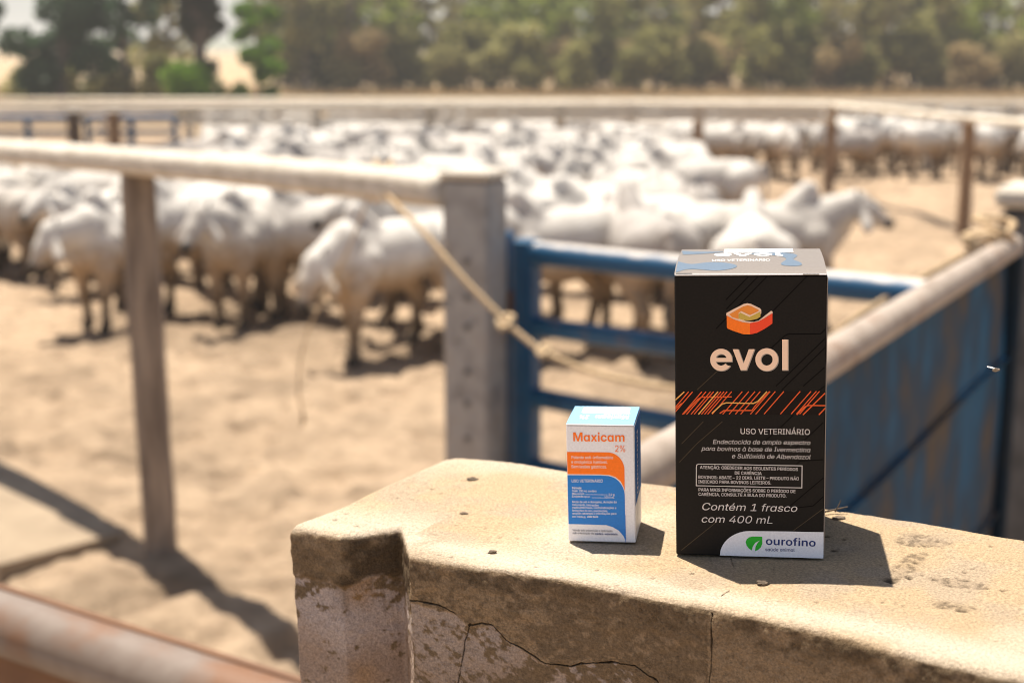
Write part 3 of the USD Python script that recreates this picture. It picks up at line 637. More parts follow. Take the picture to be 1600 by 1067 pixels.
def build_small_box():
    w, d, h = .0365, .040, .0648
    root = placed_root('medicine_carton', 'small white carton with orange and blue panels and pale blue lid standing on the wall', 'box', -.0893, .0184, -.1657)
    obj('carton_body', bevel_box(w, d, h, .0005, (w / 2, d / 2, h / 2)), M['white_card'], root)
    prof = [(0, 0), (.05, .0002), (.5, .0005), (1, .0004)]
    lid = obj('lid', lid_mesh(w - .0003, d, h + .0004, prof, 0), M['sky_card'], root)
    obj('lid_edge', bevel_box(w - .0006, .0004, .0005, .0001, (w / 2, -.0001, h + .0003)), M['white_card'], root)
    # right flank: blue over white
    fl = Polygon([(0.0006, .0205), (d - .0006, .0205), (d - .0006, h - .0004), (.0006, h - .0004)])
    m = flat_poly(fl); v = np.asarray(m.vertices); obj('side_panel', trimesh.Trimesh(np.c_[np.full(len(v), w + .0001), v[:, 0], v[:, 1]], m.faces, process=False), M['side_blue'], root)
    lidside = Polygon([(0, h)] + [(a * d, h + .0004 + z) for a, z in prof] + [(d, h)])
    m = flat_poly(lidside); v = np.asarray(m.vertices); obj('lid_side', trimesh.Trimesh(np.c_[np.full(len(v), w - .00005), v[:, 0], v[:, 1]], m.faces, process=False), M['side_blue'], root)
    g = unary_union([affinity.rotate(affinity.translate(text_shape(t_, cp, 600), 0, 0), 90, origin=(0, 0)) if False else affinity.translate(affinity.rotate(text_shape(t_, cp, 600), -90, origin=(0, 0)), x, h - .006) for t_, cp, x in (('Maxicam 2%', .006, .013),)])
    m = flat_poly(g); v = np.asarray(m.vertices); obj('side_lettering', trimesh.Trimesh(np.c_[np.full(len(v), w + .0002), v[:, 0], v[:, 1]], m.faces, process=False), M['text_bright'], root)
    F = Face(root, w, h, [(884, 665.5), (992.5, 669.5), (992, 851.5), (889, 848)], 1)
    C8 = lambda x, y: (860 + x / 4.27, 620 + y / 4.27)
    P8 = lambda pts: Polygon([F.mm(*C8(*p)) for p in pts])
    def arc(cx, cy, rx, ry, n=12): return [(cx + rx * math.sin(a), cy - ry * math.cos(a)) for a in np.linspace(0, math.pi / 2, n)]
    orangep = F.put('orange_panel', P8([(100, 371)] + arc(380, 500, 116, 120)[0:] + [(496, 640)] + arc(385, 628, 100, 92)[::-1][:0] + [(488, 610), (470, 575), (435, 545), (395, 531), (330, 526), (100, 520)]), M['orange_ink'], 1)
    bluep = F.put('blue_panel', P8([(100, 527), (330, 533)] + arc(370, 672, 126, 136) + [(498, 975), (484, 940), (455, 905), (415, 880), (370, 866), (100, 856)]), M['blue_ink'], 1)
    F.put('blue_stripe', P8([(492, 800), (499, 800), (500, 990), (497, 990)]), M['blue_ink'], 2)
    def ln8(txt, x, y, x2, cap, m_, wt=450, lift=0.0):
        on = bluep if 560 < y < 830 else orangep if 400 < y < 500 else None
        a, b = C8(x, y); F.line('lettering', txt, a, b, C8(x2, y)[0], cap / 4.27, m_, wt, 0, 3, lift / 4.27, on)
    ln8('Maxicam', 148, 302, 504, 58, M['orange_ink'], 640, 10); ln8('2%', 431, 377, 506, 42, M['orange_ink'], 400, 3)
    W = M['text_bright']
    for t_, y, x2 in (('Potente anti-inflamatório', 418, 422), ('e analgésico injetável.', 448, 384), ('Sem lesões gástricas.', 479, 380)): ln8(t_, 140, y, x2, 20, W, 450, 6)
    ln8('USO VETERINÁRIO', 142, 576, 352, 20, W, 450, 3)
    ln8('Fórmula', 145, 620, 208, 15, W, 700, 1); ln8('Cada 100 mL contém:', 145, 639, 312, 14, W, 500, 4); ln8('Meloxicam', 145, 658, 228, 14, W, 500, 2); ln8('2,0 g', 388, 667, 428, 14, W, 500, 1)
    ln8('Excipiente q.s.p.', 145, 676, 268, 14, W, 500, 3); ln8('100,0 mL', 360, 685, 428, 14, W, 500, 2)
    F.put('rule', P8([(235, 657), (382, 661), (382, 663), (235, 659)]), W, 3); F.put('rule', P8([(278, 679), (356, 681), (356, 683), (278, 681)]), W, 3)
    for t_, y, x2 in (('Modo de uso e dosagens, duração do', 713, 442), ('tratamento, interações', 733, 324), ('medicamentosas, contraindicações e', 752, 440), ('limitações de uso, precauções,', 772, 384), ('reações adversas e informações para', 791, 440), ('uso médico:', 811, 238)): ln8(t_, 147, y, x2, 14, W, 500, 5)
    ln8('vide bula', 245, 814, 320, 14, W, 750, 1)
    ln8('Venda sob prescrição e aplicação', 150, 905, 413, 14, M['grey_text'], 520, 8); ln8('sob orientação do', 150, 924, 292, 14, M['grey_text'], 500, 4); ln8('médico-veterinário.', 297, 930, 450, 14, M['navy_ink'], 680, 5)
    hh = h + .0004
    tp = lambda n, g, m, l=1: top_print(lid, prof, d, hh, n, g, m, l)
    tp('lid_label', sbox(.0055, .0235, .0315, .0375).buffer(-.002).buffer(.002), M['text_bright'], 1)
    up = lambda txt, cap, wt, wd, x, y: affinity.translate(affinity.rotate(text_shape(txt, cap, wt, width=wd), 180, origin=(0, 0)), x, y)
    tp('lid_lettering', up('Maxicam', .0082, 680, .0186, .0325, .0188), M['text_bright'], 2); tp('lid_lettering', up('2%', .0075, 680, .0055, .0108, .018), M['text_bright'], 2)
    tp('lid_lettering', up('USO VETERINÁRIO', .0035, 500, .0145, .0325, .0245), M['text_bright'], 2)
build_small_box()

# ------------------------------------------------------------------ fences
FENCE_GROUP = 'wooden posts of the near pen fence'
def rough_post(w, d, h, mat_name, name, parent, loc=(0, 0, 0), rz=0.0, seed=0, taper=.06, amp=.012, lean=(0, 0)):
    nz, na = 28, 28; th = np.linspace(0, 2 * np.pi, na, endpoint=False); rings = []
    for z in np.linspace(-.25, h, nz):
        k = 1 + taper * (1 - z / h); e = 5.0
        r = 1 / (np.abs(np.cos(th)) ** e + np.abs(np.sin(th)) ** e) ** (1 / e)
        x, y = w / 2 * k * r * np.cos(th), d / 2 * k * r * np.sin(th)
        p = np.stack([x + lean[0] * z, y + lean[1] * z, np.full(na, z)], 1)
        n = (fbm(np.c_[p[:, 0] * 14, p[:, 1] * 14, p[:, 2] * 2.2] + seed * 7.3, 3, seed) - .5) * 2 * amp
        p[:, :2] *= (1 + n / (w / 2))[:, None] ** 1; rings.append(p)
    V = np.vstack(rings); F = []
    for i in range(nz - 1):
        for j in range(na):
            k = (j + 1) % na; F += [(i * na + j, i * na + k, (i + 1) * na + k), (i * na + j, (i + 1) * na + k, (i + 1) * na + j)]
    V = np.vstack([V, [lean[0] * h, lean[1] * h, h + .004]]); c = len(V) - 1; e0 = (nz - 1) * na
    F += [(e0 + j, e0 + (j + 1) % na, c) for j in range(na)]
    ca, sa = math.cos(rz), math.sin(rz); V[:, :2] = V[:, :2] @ np.array([[ca, sa], [-sa, ca]]); V += loc
    return obj(name, (V, np.array(F)), M[mat_name], parent, 40)
def beam(name, p0, p1, wd, ht, mat_, parent, seed=0, amp=.006, n=40, b=.012):
    """A sawn beam from p0 to p1 (top centre line), slightly uneven."""
    p0, p1 = np.array(p0, float), np.array(p1, float); ax = p1 - p0; L = np.linalg.norm(ax); ax /= L
    sd = np.cross([0, 0, 1], ax); sd /= np.linalg.norm(sd); up = np.cross(ax, sd)
    prof = np.array([(-wd / 2, -ht + b), (-wd / 2 + b, -ht), (wd / 2 - b, -ht), (wd / 2, -ht + b), (wd / 2, -b), (wd / 2 - b, 0), (-wd / 2 + b, 0), (-wd / 2, -b)])
    m = len(prof); V = []
    for i, u in enumerate(np.linspace(0, L, n)):
        o = (fbm(np.array([[u * 1.5, seed, 0], [u * 1.5, seed, 5]]), 3, seed) - .5) * 2 * amp
        for a, c in prof: V.append(p0 + ax * u + sd * (a + o[0]) + up * (c + o[1]))
    F = []
    for i in range(n - 1):
        for j in range(m):
            k = (j + 1) % m; F += [(i * m + j, i * m + k, (i + 1) * m + k), (i * m + j, (i + 1) * m + k, (i + 1) * m + j)]
    for j in range(1, m - 1): F += [(0, j + 1, j), ((n - 1) * m, (n - 1) * m + j, (n - 1) * m + j + 1)]
    mesh = trimesh.Trimesh(np.array(V), np.array(F), process=False); mesh.fix_normals()
    return obj(name, mesh, mat_, parent, 35)
def pole(name, pts, ra_, rz_, mat_, parent, seed):
    P = bezier(pts, 60) if len(pts) > 2 else np.linspace(pts[0], pts[1], 60)
    m = tube(P, rz_, 28); v = np.asarray(m.vertices); k = np.minimum(np.arange(len(v)) // 28, 59); k[-2] = 0; c = P[k]; d = v - c
    zz_ = d[:, 2] / rz_; hh_ = np.sqrt(np.maximum(1 - zz_ ** 2, 0)); q_ = (np.abs(zz_) ** 3.2 + hh_ ** 3.2) ** (-1 / 3.2)
    d = d * q_[:, None] * (1 + (fbm(v * [3, 3, 9] + seed, 3, seed) - .5)[:, None] * .2); d[:, :2] *= ra_ / rz_; d[-2:] = 0
    m.vertices = c + d; return obj(name, m, mat_, parent, True)
A, B, C_ = np.array([-1.72, 6.54]), np.array([-.135, 4.72]), np.array([-3.35, 8.35])
fence = thing('pen_fence', 'weathered pale top rail on rough wooden post along the near pen', 'fence')
ra = math.atan2(B[1] - A[1], B[0] - A[0])
rough_post(.148, .135, 1.85, 'post_wood', 'post', fence, (A[0] + .03, A[1], 0), .25, 1, .08, .015, (-.014, 0))
rough_post(.13, .12, 1.86, 'post_wood', 'post', fence, (C_[0] - .5, C_[1] + .55, 0), .2, 3, .06)
pole('rail', [(B[0] - .03, B[1] + .035, 1.903), (A[0], A[1], 1.888), (A[0] - .9, A[1] + 1.02, 1.872)], .11, .06, M['pale_wood'], fence, 1)
pole('rail', [(A[0] - .86, A[1] + 1.0, 1.874), (C_[0] - 2.2, C_[1] + 2.3, 1.85)], .105, .058, M['pale_wood'], fence, 2)
# square concrete post at the corner
cp = thing('corner_post', 'square grey concrete post with a column of bolt holes beside the blue tube gate', 'post', (B[0] + .012, B[1] + .005, 0), -22)
hpost = 1.945; pm = bevel_box(.168, .168, hpost + .2, .012, (0, 0, (hpost - .2) / 2)); obj('shaft', pm, M['grey_concrete'], cp, 30)
obj('cap', bevel_box(.186, .186, .03, .01, (0, 0, hpost + .017)), M['pale_wood'], cp)
for z in (1.68, 1.56, 1.46, 1.31, 1.2, 1.08, .95): 
    c = trimesh.creation.cylinder(.012, .006, sections=14); c.apply_transform(trimesh.transformations.rotation_matrix(np.pi / 2, [1, 0, 0])); c.apply_translation((.005, -.0853, z)); obj('bolt_hole', c, M['bolt_hole'], cp)
# blue tube gate
gate = thing('tube_gate', 'blue steel tube gate of worn horizontal bars hung on the concrete corner post', 'gate')
G0, G1 = np.array([.03, 4.83]), np.array([1.21, 3.83]); gd = (G1 - G0) / np.linalg.norm(G1 - G0); GL = np.linalg.norm(G1 - G0)
def gp(u, z): return np.array([G0[0] + gd[0] * u, G0[1] + gd[1] * u, z])
def bar(u0, u1, z, r, mat_, nm='bar'): obj(nm, tube([gp(u, z) for u in np.linspace(u0, u1, 12)], r, 14), mat_, gate, 40)
bar(.06, GL, 1.69, .040, M['dusty_lit_blue'], 'top_bar')
for z in (1.44, 1.19, .94, .69, .44): bar(.06, GL, z, .034, M['blue_steel'])
def upright(u, w, z0, z1, nm, off=0):
    m = bevel_box(w, w * .8, z1 - z0, .01, (0, 0, (z0 + z1) / 2)); m.apply_transform(trimesh.transformations.rotation_matrix(math.atan2(gd[1], gd[0]), [0, 0, 1])); q = gp(u, 0); m.apply_translation(q + [off * -gd[1], off * gd[0], 0]); obj(nm, m, M['blue_steel'], gate)
upright(.03, .085, .3, 1.735, 'upright'); upright(GL, .08, .3, 1.73, 'upright'); upright(-.075, .075, .25, 1.755, 'hinge_stile', -.01)
for z in (1.5, .62): obj('hinge', tube([gp(-.025, z - .05), gp(-.025, z + .05)], .03, 12), M['rust_sheet'], gate)
# sheet gate, standing open
sg = thing('sheet_gate', 'blue rust-blotched sheet steel gate with worn round top rail beside the black carton', 'gate')
H0, H1 = np.array([.12, 1.665]), np.array([1.46, 4.13]); hd = (H1 - H0) / np.linalg.norm(H1 - H0); HL = np.linalg.norm(H1 - H0); hn = np.array([-hd[1], hd[0]])
def hp(u, z, o=0): return np.array([H0[0] + hd[0] * u + hn[0] * o, H0[1] + hd[1] * u + hn[1] * o, z])
obj('top_rail', tube([hp(u, 1.795) for u in np.linspace(0, HL, 16)], .034, 18), M['worn_pipe'], sg, 40)
def sheet():
    us, zs = np.linspace(.02, HL - .03, 80), np.linspace(.25, 1.78, 40); U, Z = np.meshgrid(us, zs, indexing='ij')
    o = (fbm(np.stack([U * 2.2, Z * 2.2, 0 * U], -1), 3, 3) - .5) * .03; V = np.array([hp(u, z, k) for u, z, k in zip(U.ravel(), Z.ravel(), o.ravel())]); Vb = np.array([hp(u, z, k + .004) for u, z, k in zip(U.ravel(), Z.ravel(), o.ravel())])
    n = len(zs); i, j = np.meshgrid(np.arange(len(us) - 1), np.arange(n - 1), indexing='ij'); i, j = i.ravel(), j.ravel()
    F = np.vstack([np.stack([i * n + j, (i + 1) * n + j, (i + 1) * n + j + 1], 1), np.stack([i * n + j, (i + 1) * n + j + 1, i * n + j + 1], 1)])
    return trimesh.Trimesh(np.vstack([V, Vb]), np.vstack([F, F[:, ::-1] + len(V)]), process=False)
obj('sheet', sheet(), M['blue_sheet'], sg, True)
for z in (1.47, 1.0, .5): obj('brace', tube([hp(u, z, -.012) for u in np.linspace(.03, HL - .04, 12)], .006, 10), M['blue_sheet'], sg, 40)
m = bevel_box(.07, .07, 1.6, .01, (0, 0, .97)); m.apply_transform(trimesh.transformations.rotation_matrix(math.atan2(hd[1], hd[0]), [0, 0, 1])); m.apply_translation(hp(HL - .01, 0)); obj('end_stile', m, M['dark_steel'], sg)
m = bevel_box(.06, .06, 1.5, .01, (0, 0, .97)); m.apply_transform(trimesh.transformations.rotation_matrix(math.atan2(hd[1], hd[0]), [0, 0, 1])); m.apply_translation(hp(.03, 0)); obj('end_stile', m, M['blue_steel'], sg)
# pillar behind the end of the sheet gate
gpz = thing('gate_pillar', 'thick grey concrete pillar with pale flat top at the end of the sheet gate', 'pillar', (1.79, 4.62, 0), -28)
obj('shaft', bevel_box(.36, .3, 2.1, .025, (0, 0, .81)), M['shaded_concrete'], gpz, 30); obj('cap', bevel_box(.385, .325, .07, .02, (0, 0, 1.897)), M['pale_wood'], gpz, 30)
# near rail in the lower corner
nr = thing('near_rail', 'white-painted round rail over rust brown sheet steel in the lower corner', 'rail')
L0, L1 = np.array([-1.35, 2.13]), np.array([-.115, 1.305]); ld = (L1 - L0) / np.linalg.norm(L1 - L0); LL = np.linalg.norm(L1 - L0)
obj('top_rail', tube([(*(L0 + ld * u), 1.635) for u in np.linspace(0, LL, 14)], .037, 20), M['rust_pipe'], nr, 40)
m = bevel_box(LL, .006, 1.35, .002, (LL / 2, 0, .95)); m.apply_transform(trimesh.transformations.rotation_matrix(math.atan2(ld[1], ld[0]), [0, 0, 1])); m.apply_translation((*L0, 0)); obj('sheet', m, M['rust_sheet'], nr)
obj('weld_flange', tube([(*(L0 + ld * u + np.array([-ld[1], ld[0]]) * .03), 1.662) for u in np.linspace(0, LL, 10)], .006, 8), M['rust_sheet'], nr)

# cross fences of the farther pens
def cross_fence(name, label, pts, posts, ztop, bands, mat_rail, mat_post, lower=None):
    f = thing(name, label, 'fence')
    for (a, b) in zip(pts[:-1], pts[1:]):
        for k, (dz, ht) in enumerate(bands):
            pole('rail', [(*a, ztop - dz - ht / 2), (*b, ztop - dz - ht / 2)], .1, ht / 2, M[mat_rail], f, k + 3)
        if lower:
            for dz, ht in lower: beam('lower_rail', (*a, ztop - dz), (*b, ztop - dz), .07, ht, M['dark_wood'], f, 9, .01, 12)
    for i, (x, y, mm) in enumerate(posts): rough_post(.17, .17, ztop - .02, mm or mat_post, 'post', f, (x, y, 0), .1 * i, i + 2, .04, .012)
    return f
cross_fence('cross_fence', 'pale plank fence crossing behind the main herd on brown posts', [(-24, 25.2), (-8.0, 25.6), (2.4, 28.4), (6.05, 27.1)],
            [(-15.5, 25.7, None), (-9.9, 25.85, None), (-5.9, 26.25, 'pale_wood'), (-3.65, 26.85, 'pale_wood'), (-1.55, 27.5, None), (.95, 28.1, None), (3.7, 28.55, 'brown_wood'), (6.05, 27.25, 'brown_wood')], 1.69, [(0, .17), (.24, .13)], 'sunlit_rail', 'post_wood')
cross_fence('side_fence', 'thin-railed fence running past the open sand on brown posts', [(6.1, 27.3), (6.35, 19.9), (6.9, 12.6)], [(6.33, 19.9, 'brown_wood'), (6.9, 12.6, None)], 1.68, [(0, .1)], 'sunlit_rail', 'brown_wood')
cross_fence('far_fence', 'long pale fence of the far pen on whitish posts', [(-26, 41), (8, 33.6), (26, 30.6)], [(-10, 37.6, None), (-2, 35.9, None), (4.5, 34.45, None), (9.65, 33.3, 'pale_wood'), (11.45, 33.0, 'pale_wood'), (14.8, 32.5, 'pale_wood')], 1.57, [(0, .14), (.24, .12)], 'sunlit_rail', 'pale_wood')
cross_fence('outer_fence', 'outermost pale rail fence between the herd and the wood', [(-40, 50), (40, 47)], [(x, 48.6 - x * .0375, None) for x in np.arange(-38, 40, 4.0)], 1.36, [(0, .14), (.35, .12)], 'sunlit_rail', 'pale_wood')
# blue-railed pen at the left, under the far rail
def blue_pen(x0, y0, x1, y1, label):
    f = thing('barred_gate', label, 'gate', group=None); p0, p1 = np.array([x0, y0]), np.array([x1, y1]); d = (p1 - p0); L = np.linalg.norm(d)
    for z in (1.52, 1.28, 1.04, .8, .5): obj('bar', tube([(*(p0 + d * t), z) for t in (0, .5, 1)], .05, 8), M['blue_pale'], f, 40)
    for t in (0, .5, 1):
        q = p0 + d * t; obj('upright', bevel_box(.09, .09, 1.5, .01, (q[0], q[1], .8)), M['blue_steel'], f)
M['blue_pale'] = mat('dusty_blue_steel', (.1, .13, .2), (.2, .22, .27), scale=5, rough=.6)
blue_pen(-8.7, 23.6, -7.2, 23.6, 'dusty blue barred panel at the edge of the frame under the far rail')
blue_pen(-7.0, 23.7, -5.6, 23.9, 'dusty blue barred panel next to the far herd under the far rail')
for i, (x, y, mm, lab) in enumerate([(-8.55, 23.2, 'brown_wood', 'orange-brown post at the outer end of the blue panels'), (-7.1, 23.3, 'dark_wood', 'dark post between the two dusty blue panels'), (-6.45, 23.3, 'brown_wood', 'orange-brown post in front of the second blue panel')]):
    t = thing('pen_post', lab, 'post', (x, y, 0)); rough_post(.2, .2, 1.62, mm, 'shaft', t, (0, 0, 0), .1, 20 + i); obj('cap', bevel_box(.19, .19, .03, .01, (0, 0, 1.633)), M['pale_wood'], t)

# ------------------------------------------------------------------ rope
def twisted(path, r, pitch, name, parent):
    P = np.asarray(path); L = np.r_[0, np.cumsum(np.linalg.norm(np.diff(P, axis=0), axis=1))]
    T = np.gradient(P, axis=0); T /= np.linalg.norm(T, axis=1, keepdims=True); U = np.cross(T, [0.3, .2, 1]); U /= np.linalg.norm(U, axis=1, keepdims=True); W = np.cross(T, U)
    for k in range(3):
        a = 2 * np.pi * (L / pitch + k / 3); obj(name, tube(P + .55 * r * (np.cos(a)[:, None] * U + np.sin(a)[:, None] * W), .6 * r, 7), M['rope'], parent, True)
rope = thing('rope', 'frayed sisal rope sagging from the pale rail to the end of the sheet gate', 'rope')
key = [(-.493, 5.16, 1.975), (-.47, 5.06, 1.955), (-.444, 4.95, 1.9), (-.308, 4.7, 1.788), (-.176, 4.55, 1.659), (-.03, 4.45, 1.525), (.07, 4.38, 1.45), (.188, 4.3, 1.405), (.309, 4.2, 1.386), (.473, 4.1, 1.377), (.612, 4.02, 1.395), (.745, 3.95, 1.45), (.927, 3.9, 1.598), (1.131, 3.95, 1.716), (1.347, 4.0, 1.822)]
rp = bezier(key, 420); twisted(rp, .0088, .045, 'strand', rope)
def knot(c, R, n=3, seed=0):
    rg = np.random.default_rng(seed); t = np.linspace(0, 2 * np.pi * n, 60 * n); ax = rg.normal(0, 1, 3)
    p = np.stack([np.cos(t) * R * (1 + .2 * np.sin(3 * t)), np.sin(t) * R * .8, np.sin(2 * t / n + .5) * R * .8], 1); return tube(p + c, .010, 7)
obj('knot', knot(np.array([-.02, 4.44, 1.515]), .021, 2), M['rope'], rope, True); obj('knot', knot(np.array([.1, 4.36, 1.437]), .016, 2, 2), M['rope'], rope, True)
obj('knot', knot(np.array([1.37, 4.02, 1.845]), .05, 4, 1), M['rope'], rope, True); obj('knot', knot(np.array([1.31, 3.95, 1.82]), .038, 3, 4), M['rope'], rope, True)
obj('wrap', cat_([tube([np.array([-.46, 5.1, 1.907]) + [math.cos(a) * .05 * .6, math.sin(a) * .05 * .8 + 0, 0] + np.array([0, math.sin(a) * .06, math.cos(a) * .066]) for a in np.linspace(0, 2 * np.pi, 20)], .012, 7)]), M['rope'], rope, True)
tw = thing('twine', 'thin brown twine hanging from the pale rail in front of the herd', 'twine')
obj('cord', tube(bezier([(-.466, 4.98, 1.95), (-.541, 5.0, 1.766), (-.643, 5.05, 1.554), (-.747, 5.1, 1.358), (-.778, 5.1, 1.239), (-.774, 5.1, 1.07)], 50), .0045, 6), M['rope'], tw, True)
obj('frayed_end', tube([(-.774, 5.1, 1.07), (-.77, 5.1, 1.03), (-.78, 5.1, 1.0)], [.0045, .01, .003], 6), M['rope'], tw, True)

# ------------------------------------------------------------------ cattle
def round_cone(p, a, b, r1, r2, sy=1.0):
    a, b = np.array(a, float), np.array(b, float)
    if sy != 1.0:
        m = (a + b) / 2; q = p.copy(); q[:, 1] = a[1] + (q[:, 1] - a[1]) / sy; p = q; b = b.copy(); b[1] = a[1] + (b[1] - a[1]) / sy
    ab = b - a; t = np.clip((p - a) @ ab / (ab @ ab), 0, 1)
    return (np.linalg.norm(p - a - t[:, None] * ab, axis=1) - (r1 + (r2 - r1) * t)) * min(1, sy)
def cow_mesh(pose):
    """One continuous zebu body, head towards +x, feet at z = 0."""
    h = .023; lo, hi = np.array([-1.15, -.55, -.02]), np.array([1.62, .55, 1.62])
    if pose.get('turn'): lo[1], hi[1] = -.95, .95
    ax = [np.arange(l, u, h) for l, u in zip(lo, hi)]; G = np.stack(np.meshgrid(*ax, indexing='ij'), -1); shp = G.shape[:3]; p = G.reshape(-1, 3)
    up, turn, wk = pose['neck'], pose.get('turn', 0.0), pose.get('walk', 0.0)
    nk = np.array([.52, 0, 1.0]); L = .36; dirn = np.array([math.cos(turn) * math.cos(up), math.sin(turn) * math.cos(up), math.sin(up)]); poll = nk + L * dirn
    hp_ = pose.get('head', -.75); hdir = np.array([math.cos(turn * 1.3) * math.cos(hp_), math.sin(turn * 1.3) * math.cos(hp_), math.sin(hp_)]); muz = poll + .37 * hdir; side = np.array([-math.sin(turn * 1.3), math.cos(turn * 1.3), 0])
    prims = [((-.66, 0, .93), (-.1, 0, .87), .245, .30, .88), ((-.1, 0, .87), (.42, 0, .86), .30, .27, .86), ((-.72, 0, 1.02), (-.45, 0, 1.04), .12, .13, 1.15), ((-.5, 0, 1.06), (.2, 0, 1.07), .085, .09, 1.0),
             ((.30, 0, 1.12), (.40, 0, 1.27), .16, .10, .8), ((.4, 0, .95), tuple(nk), .24, .2, .8), (tuple(nk), tuple(poll), .205, .13, .8), ((.5, 0, .70), tuple(nk + .75 * L * dirn - [0, 0, .20]), .12, .06, .4),
             (tuple(poll), tuple(poll + .16 * hdir), .112, .098, .95), (tuple(poll + .14 * hdir), tuple(muz), .09, .058, .9)]
    if pose.get('cut'): pass
    for s_ in (-1, 1):
        f = wk * s_; prims += [((.42, .15 * s_, .86), (.46 + .3 * f * .4, .16 * s_, .62), .15, .1, 1), ((.46 + .12 * f, .16 * s_, .62), (.45 + .22 * f, .15 * s_, .37), .085, .058, 1), ((.45 + .22 * f, .15 * s_, .37), (.43 + .3 * f, .15 * s_, .09), .048, .042, 1), ((.43 + .3 * f, .15 * s_, .08), (.46 + .3 * f, .15 * s_, .035), .05, .056, 1),
                   ((-.62, .15 * s_, .92), (-.5 - .1 * f, .19 * s_, .64), .2, .12, 1), ((-.5 - .1 * f, .18 * s_, .64), (-.7 - .22 * f, .15 * s_, .42), .105, .062, 1), ((-.7 - .22 * f, .15 * s_, .42), (-.64 - .3 * f, .15 * s_, .09), .052, .043, 1), ((-.64 - .3 * f, .15 * s_, .08), (-.6 - .3 * f, .15 * s_, .035), .052, .057, 1)]
        e0 = poll + .03 * hdir + side * .09 * s_; e1 = e0 + side * .13 * s_ - np.array([0, 0, .16]) + .02 * hdir; prims.append((tuple(e0), tuple(e1), .038, .05, 1)); prims.append((tuple(e0), tuple(e1 - np.array([0, 0, .05])), .022, .012, 1))
    prims += [((-.9, 0, 1.08), (-.96, 0, .95), .05, .035, 1), ((-.96, 0, .95), (-.95, .02, .55), .03, .02, 1)]
    D = None; k = .045
    for i, (a, b, r1, r2, sy) in enumerate(prims):
        d = round_cone(p, a, b, r1, r2, sy); D = d if D is None else np.minimum(D, d) - np.maximum(k - np.abs(D - d), 0) ** 2 / (4 * k)
    V, F = surface_nets(D.reshape(shp), lo, h)
    z = V[:, 2]; n1 = fbm(V * 6, 3, 4); n2 = fbm(V * 18, 3, 7)
    white, grey, dusty, dark, mud = map(np.array, ((.53, .505, .47), (.29, .262, .238), (.30, .205, .115), (.04, .034, .03), (.10, .07, .045)))
    if pose.get('grey'): white = np.array([.34, .315, .295]); grey = np.array([.2, .185, .175])
    lerp = lambda a, b, t: a + (b - a) * t[:, None]
    col = lerp(np.tile(white, (len(V), 1)), grey, .7 * sstep(.5, .7, n1) * np.exp(-((V[:, 0] - .45) / .3) ** 2))
    col = lerp(col, dusty, .85 * sstep(.92, .60, z + (n2 - .5) * .25)); col = lerp(col, mud, .85 * sstep(.52, .25, z + (n2 - .5) * .2)); col = lerp(col, dark, sstep(.09, .06, z))  # tan flanks: warm ground bounce painted in along with dust; legs muddy
    hd = (V - poll) @ hdir; near = np.linalg.norm(V - (poll + np.clip(hd, 0, .42)[:, None] * hdir), axis=1) < .17
    col = lerp(col, grey * .9, np.where(near, .5 * sstep(.1, .3, hd), 0)); col = lerp(col, dark, np.where(near, sstep(.31, .36, hd), 0))
    tail = np.linalg.norm(V[:, :2] - [-.95, .02], axis=1) < .05
    eyes = [poll + .13 * hdir + side * .088 * s_ + np.array([0, 0, .02]) for s_ in (-1, 1)]
    horns = [(poll + side * .055 * s_ + np.array([0, 0, .07]), poll + side * .1 * s_ + np.array([0, 0, .13]) - .03 * hdir) for s_ in (-1, 1)]
    ear = poll + .03 * hdir + side * .17 + np.array([0, 0, -.08])
    return V, F, col, eyes, horns, ear
def make_cow(pose, label, cat, loc, rz, group=None, sc=1.0):
    V, F, col, eyes, horns, ear = cow_mesh(pose)
    t = thing('zebu_cow', label, cat, loc, rz, group, sc); obj('body', (V, F), M['hide'], t, True, col)
    for e in eyes: s_ = trimesh.creation.icosphere(1, .02); s_.apply_translation(e); obj('eye', s_, M['eye'], t, True)
    for a, b in horns: obj('horn', tube([a, (a + b) / 2 + [0, 0, .004], b], [.02, .015, .006], 7), M['horn'], t, True)
    obj('tail_switch', tube([(-.95, .02, .58), (-.955, .02, .46), (-.94, .02, .3)], [.022, .045, .01], 8), M['tuft'], t, True)
    tg = bevel_box(.05, .012, .05, .004, tuple(ear)); obj('ear_tag', tg, M['tag'], t)
    return t
POSES = [dict(neck=.35, head=-.8), dict(neck=-.35, head=-1.1, walk=.5), dict(neck=.15, head=-.9, turn=.6), dict(neck=.42, head=-.5, walk=-.3), dict(neck=-.05, head=-1.0, turn=-.5, walk=.3), dict(neck=.3, head=-.8, grey=1, walk=.2)]
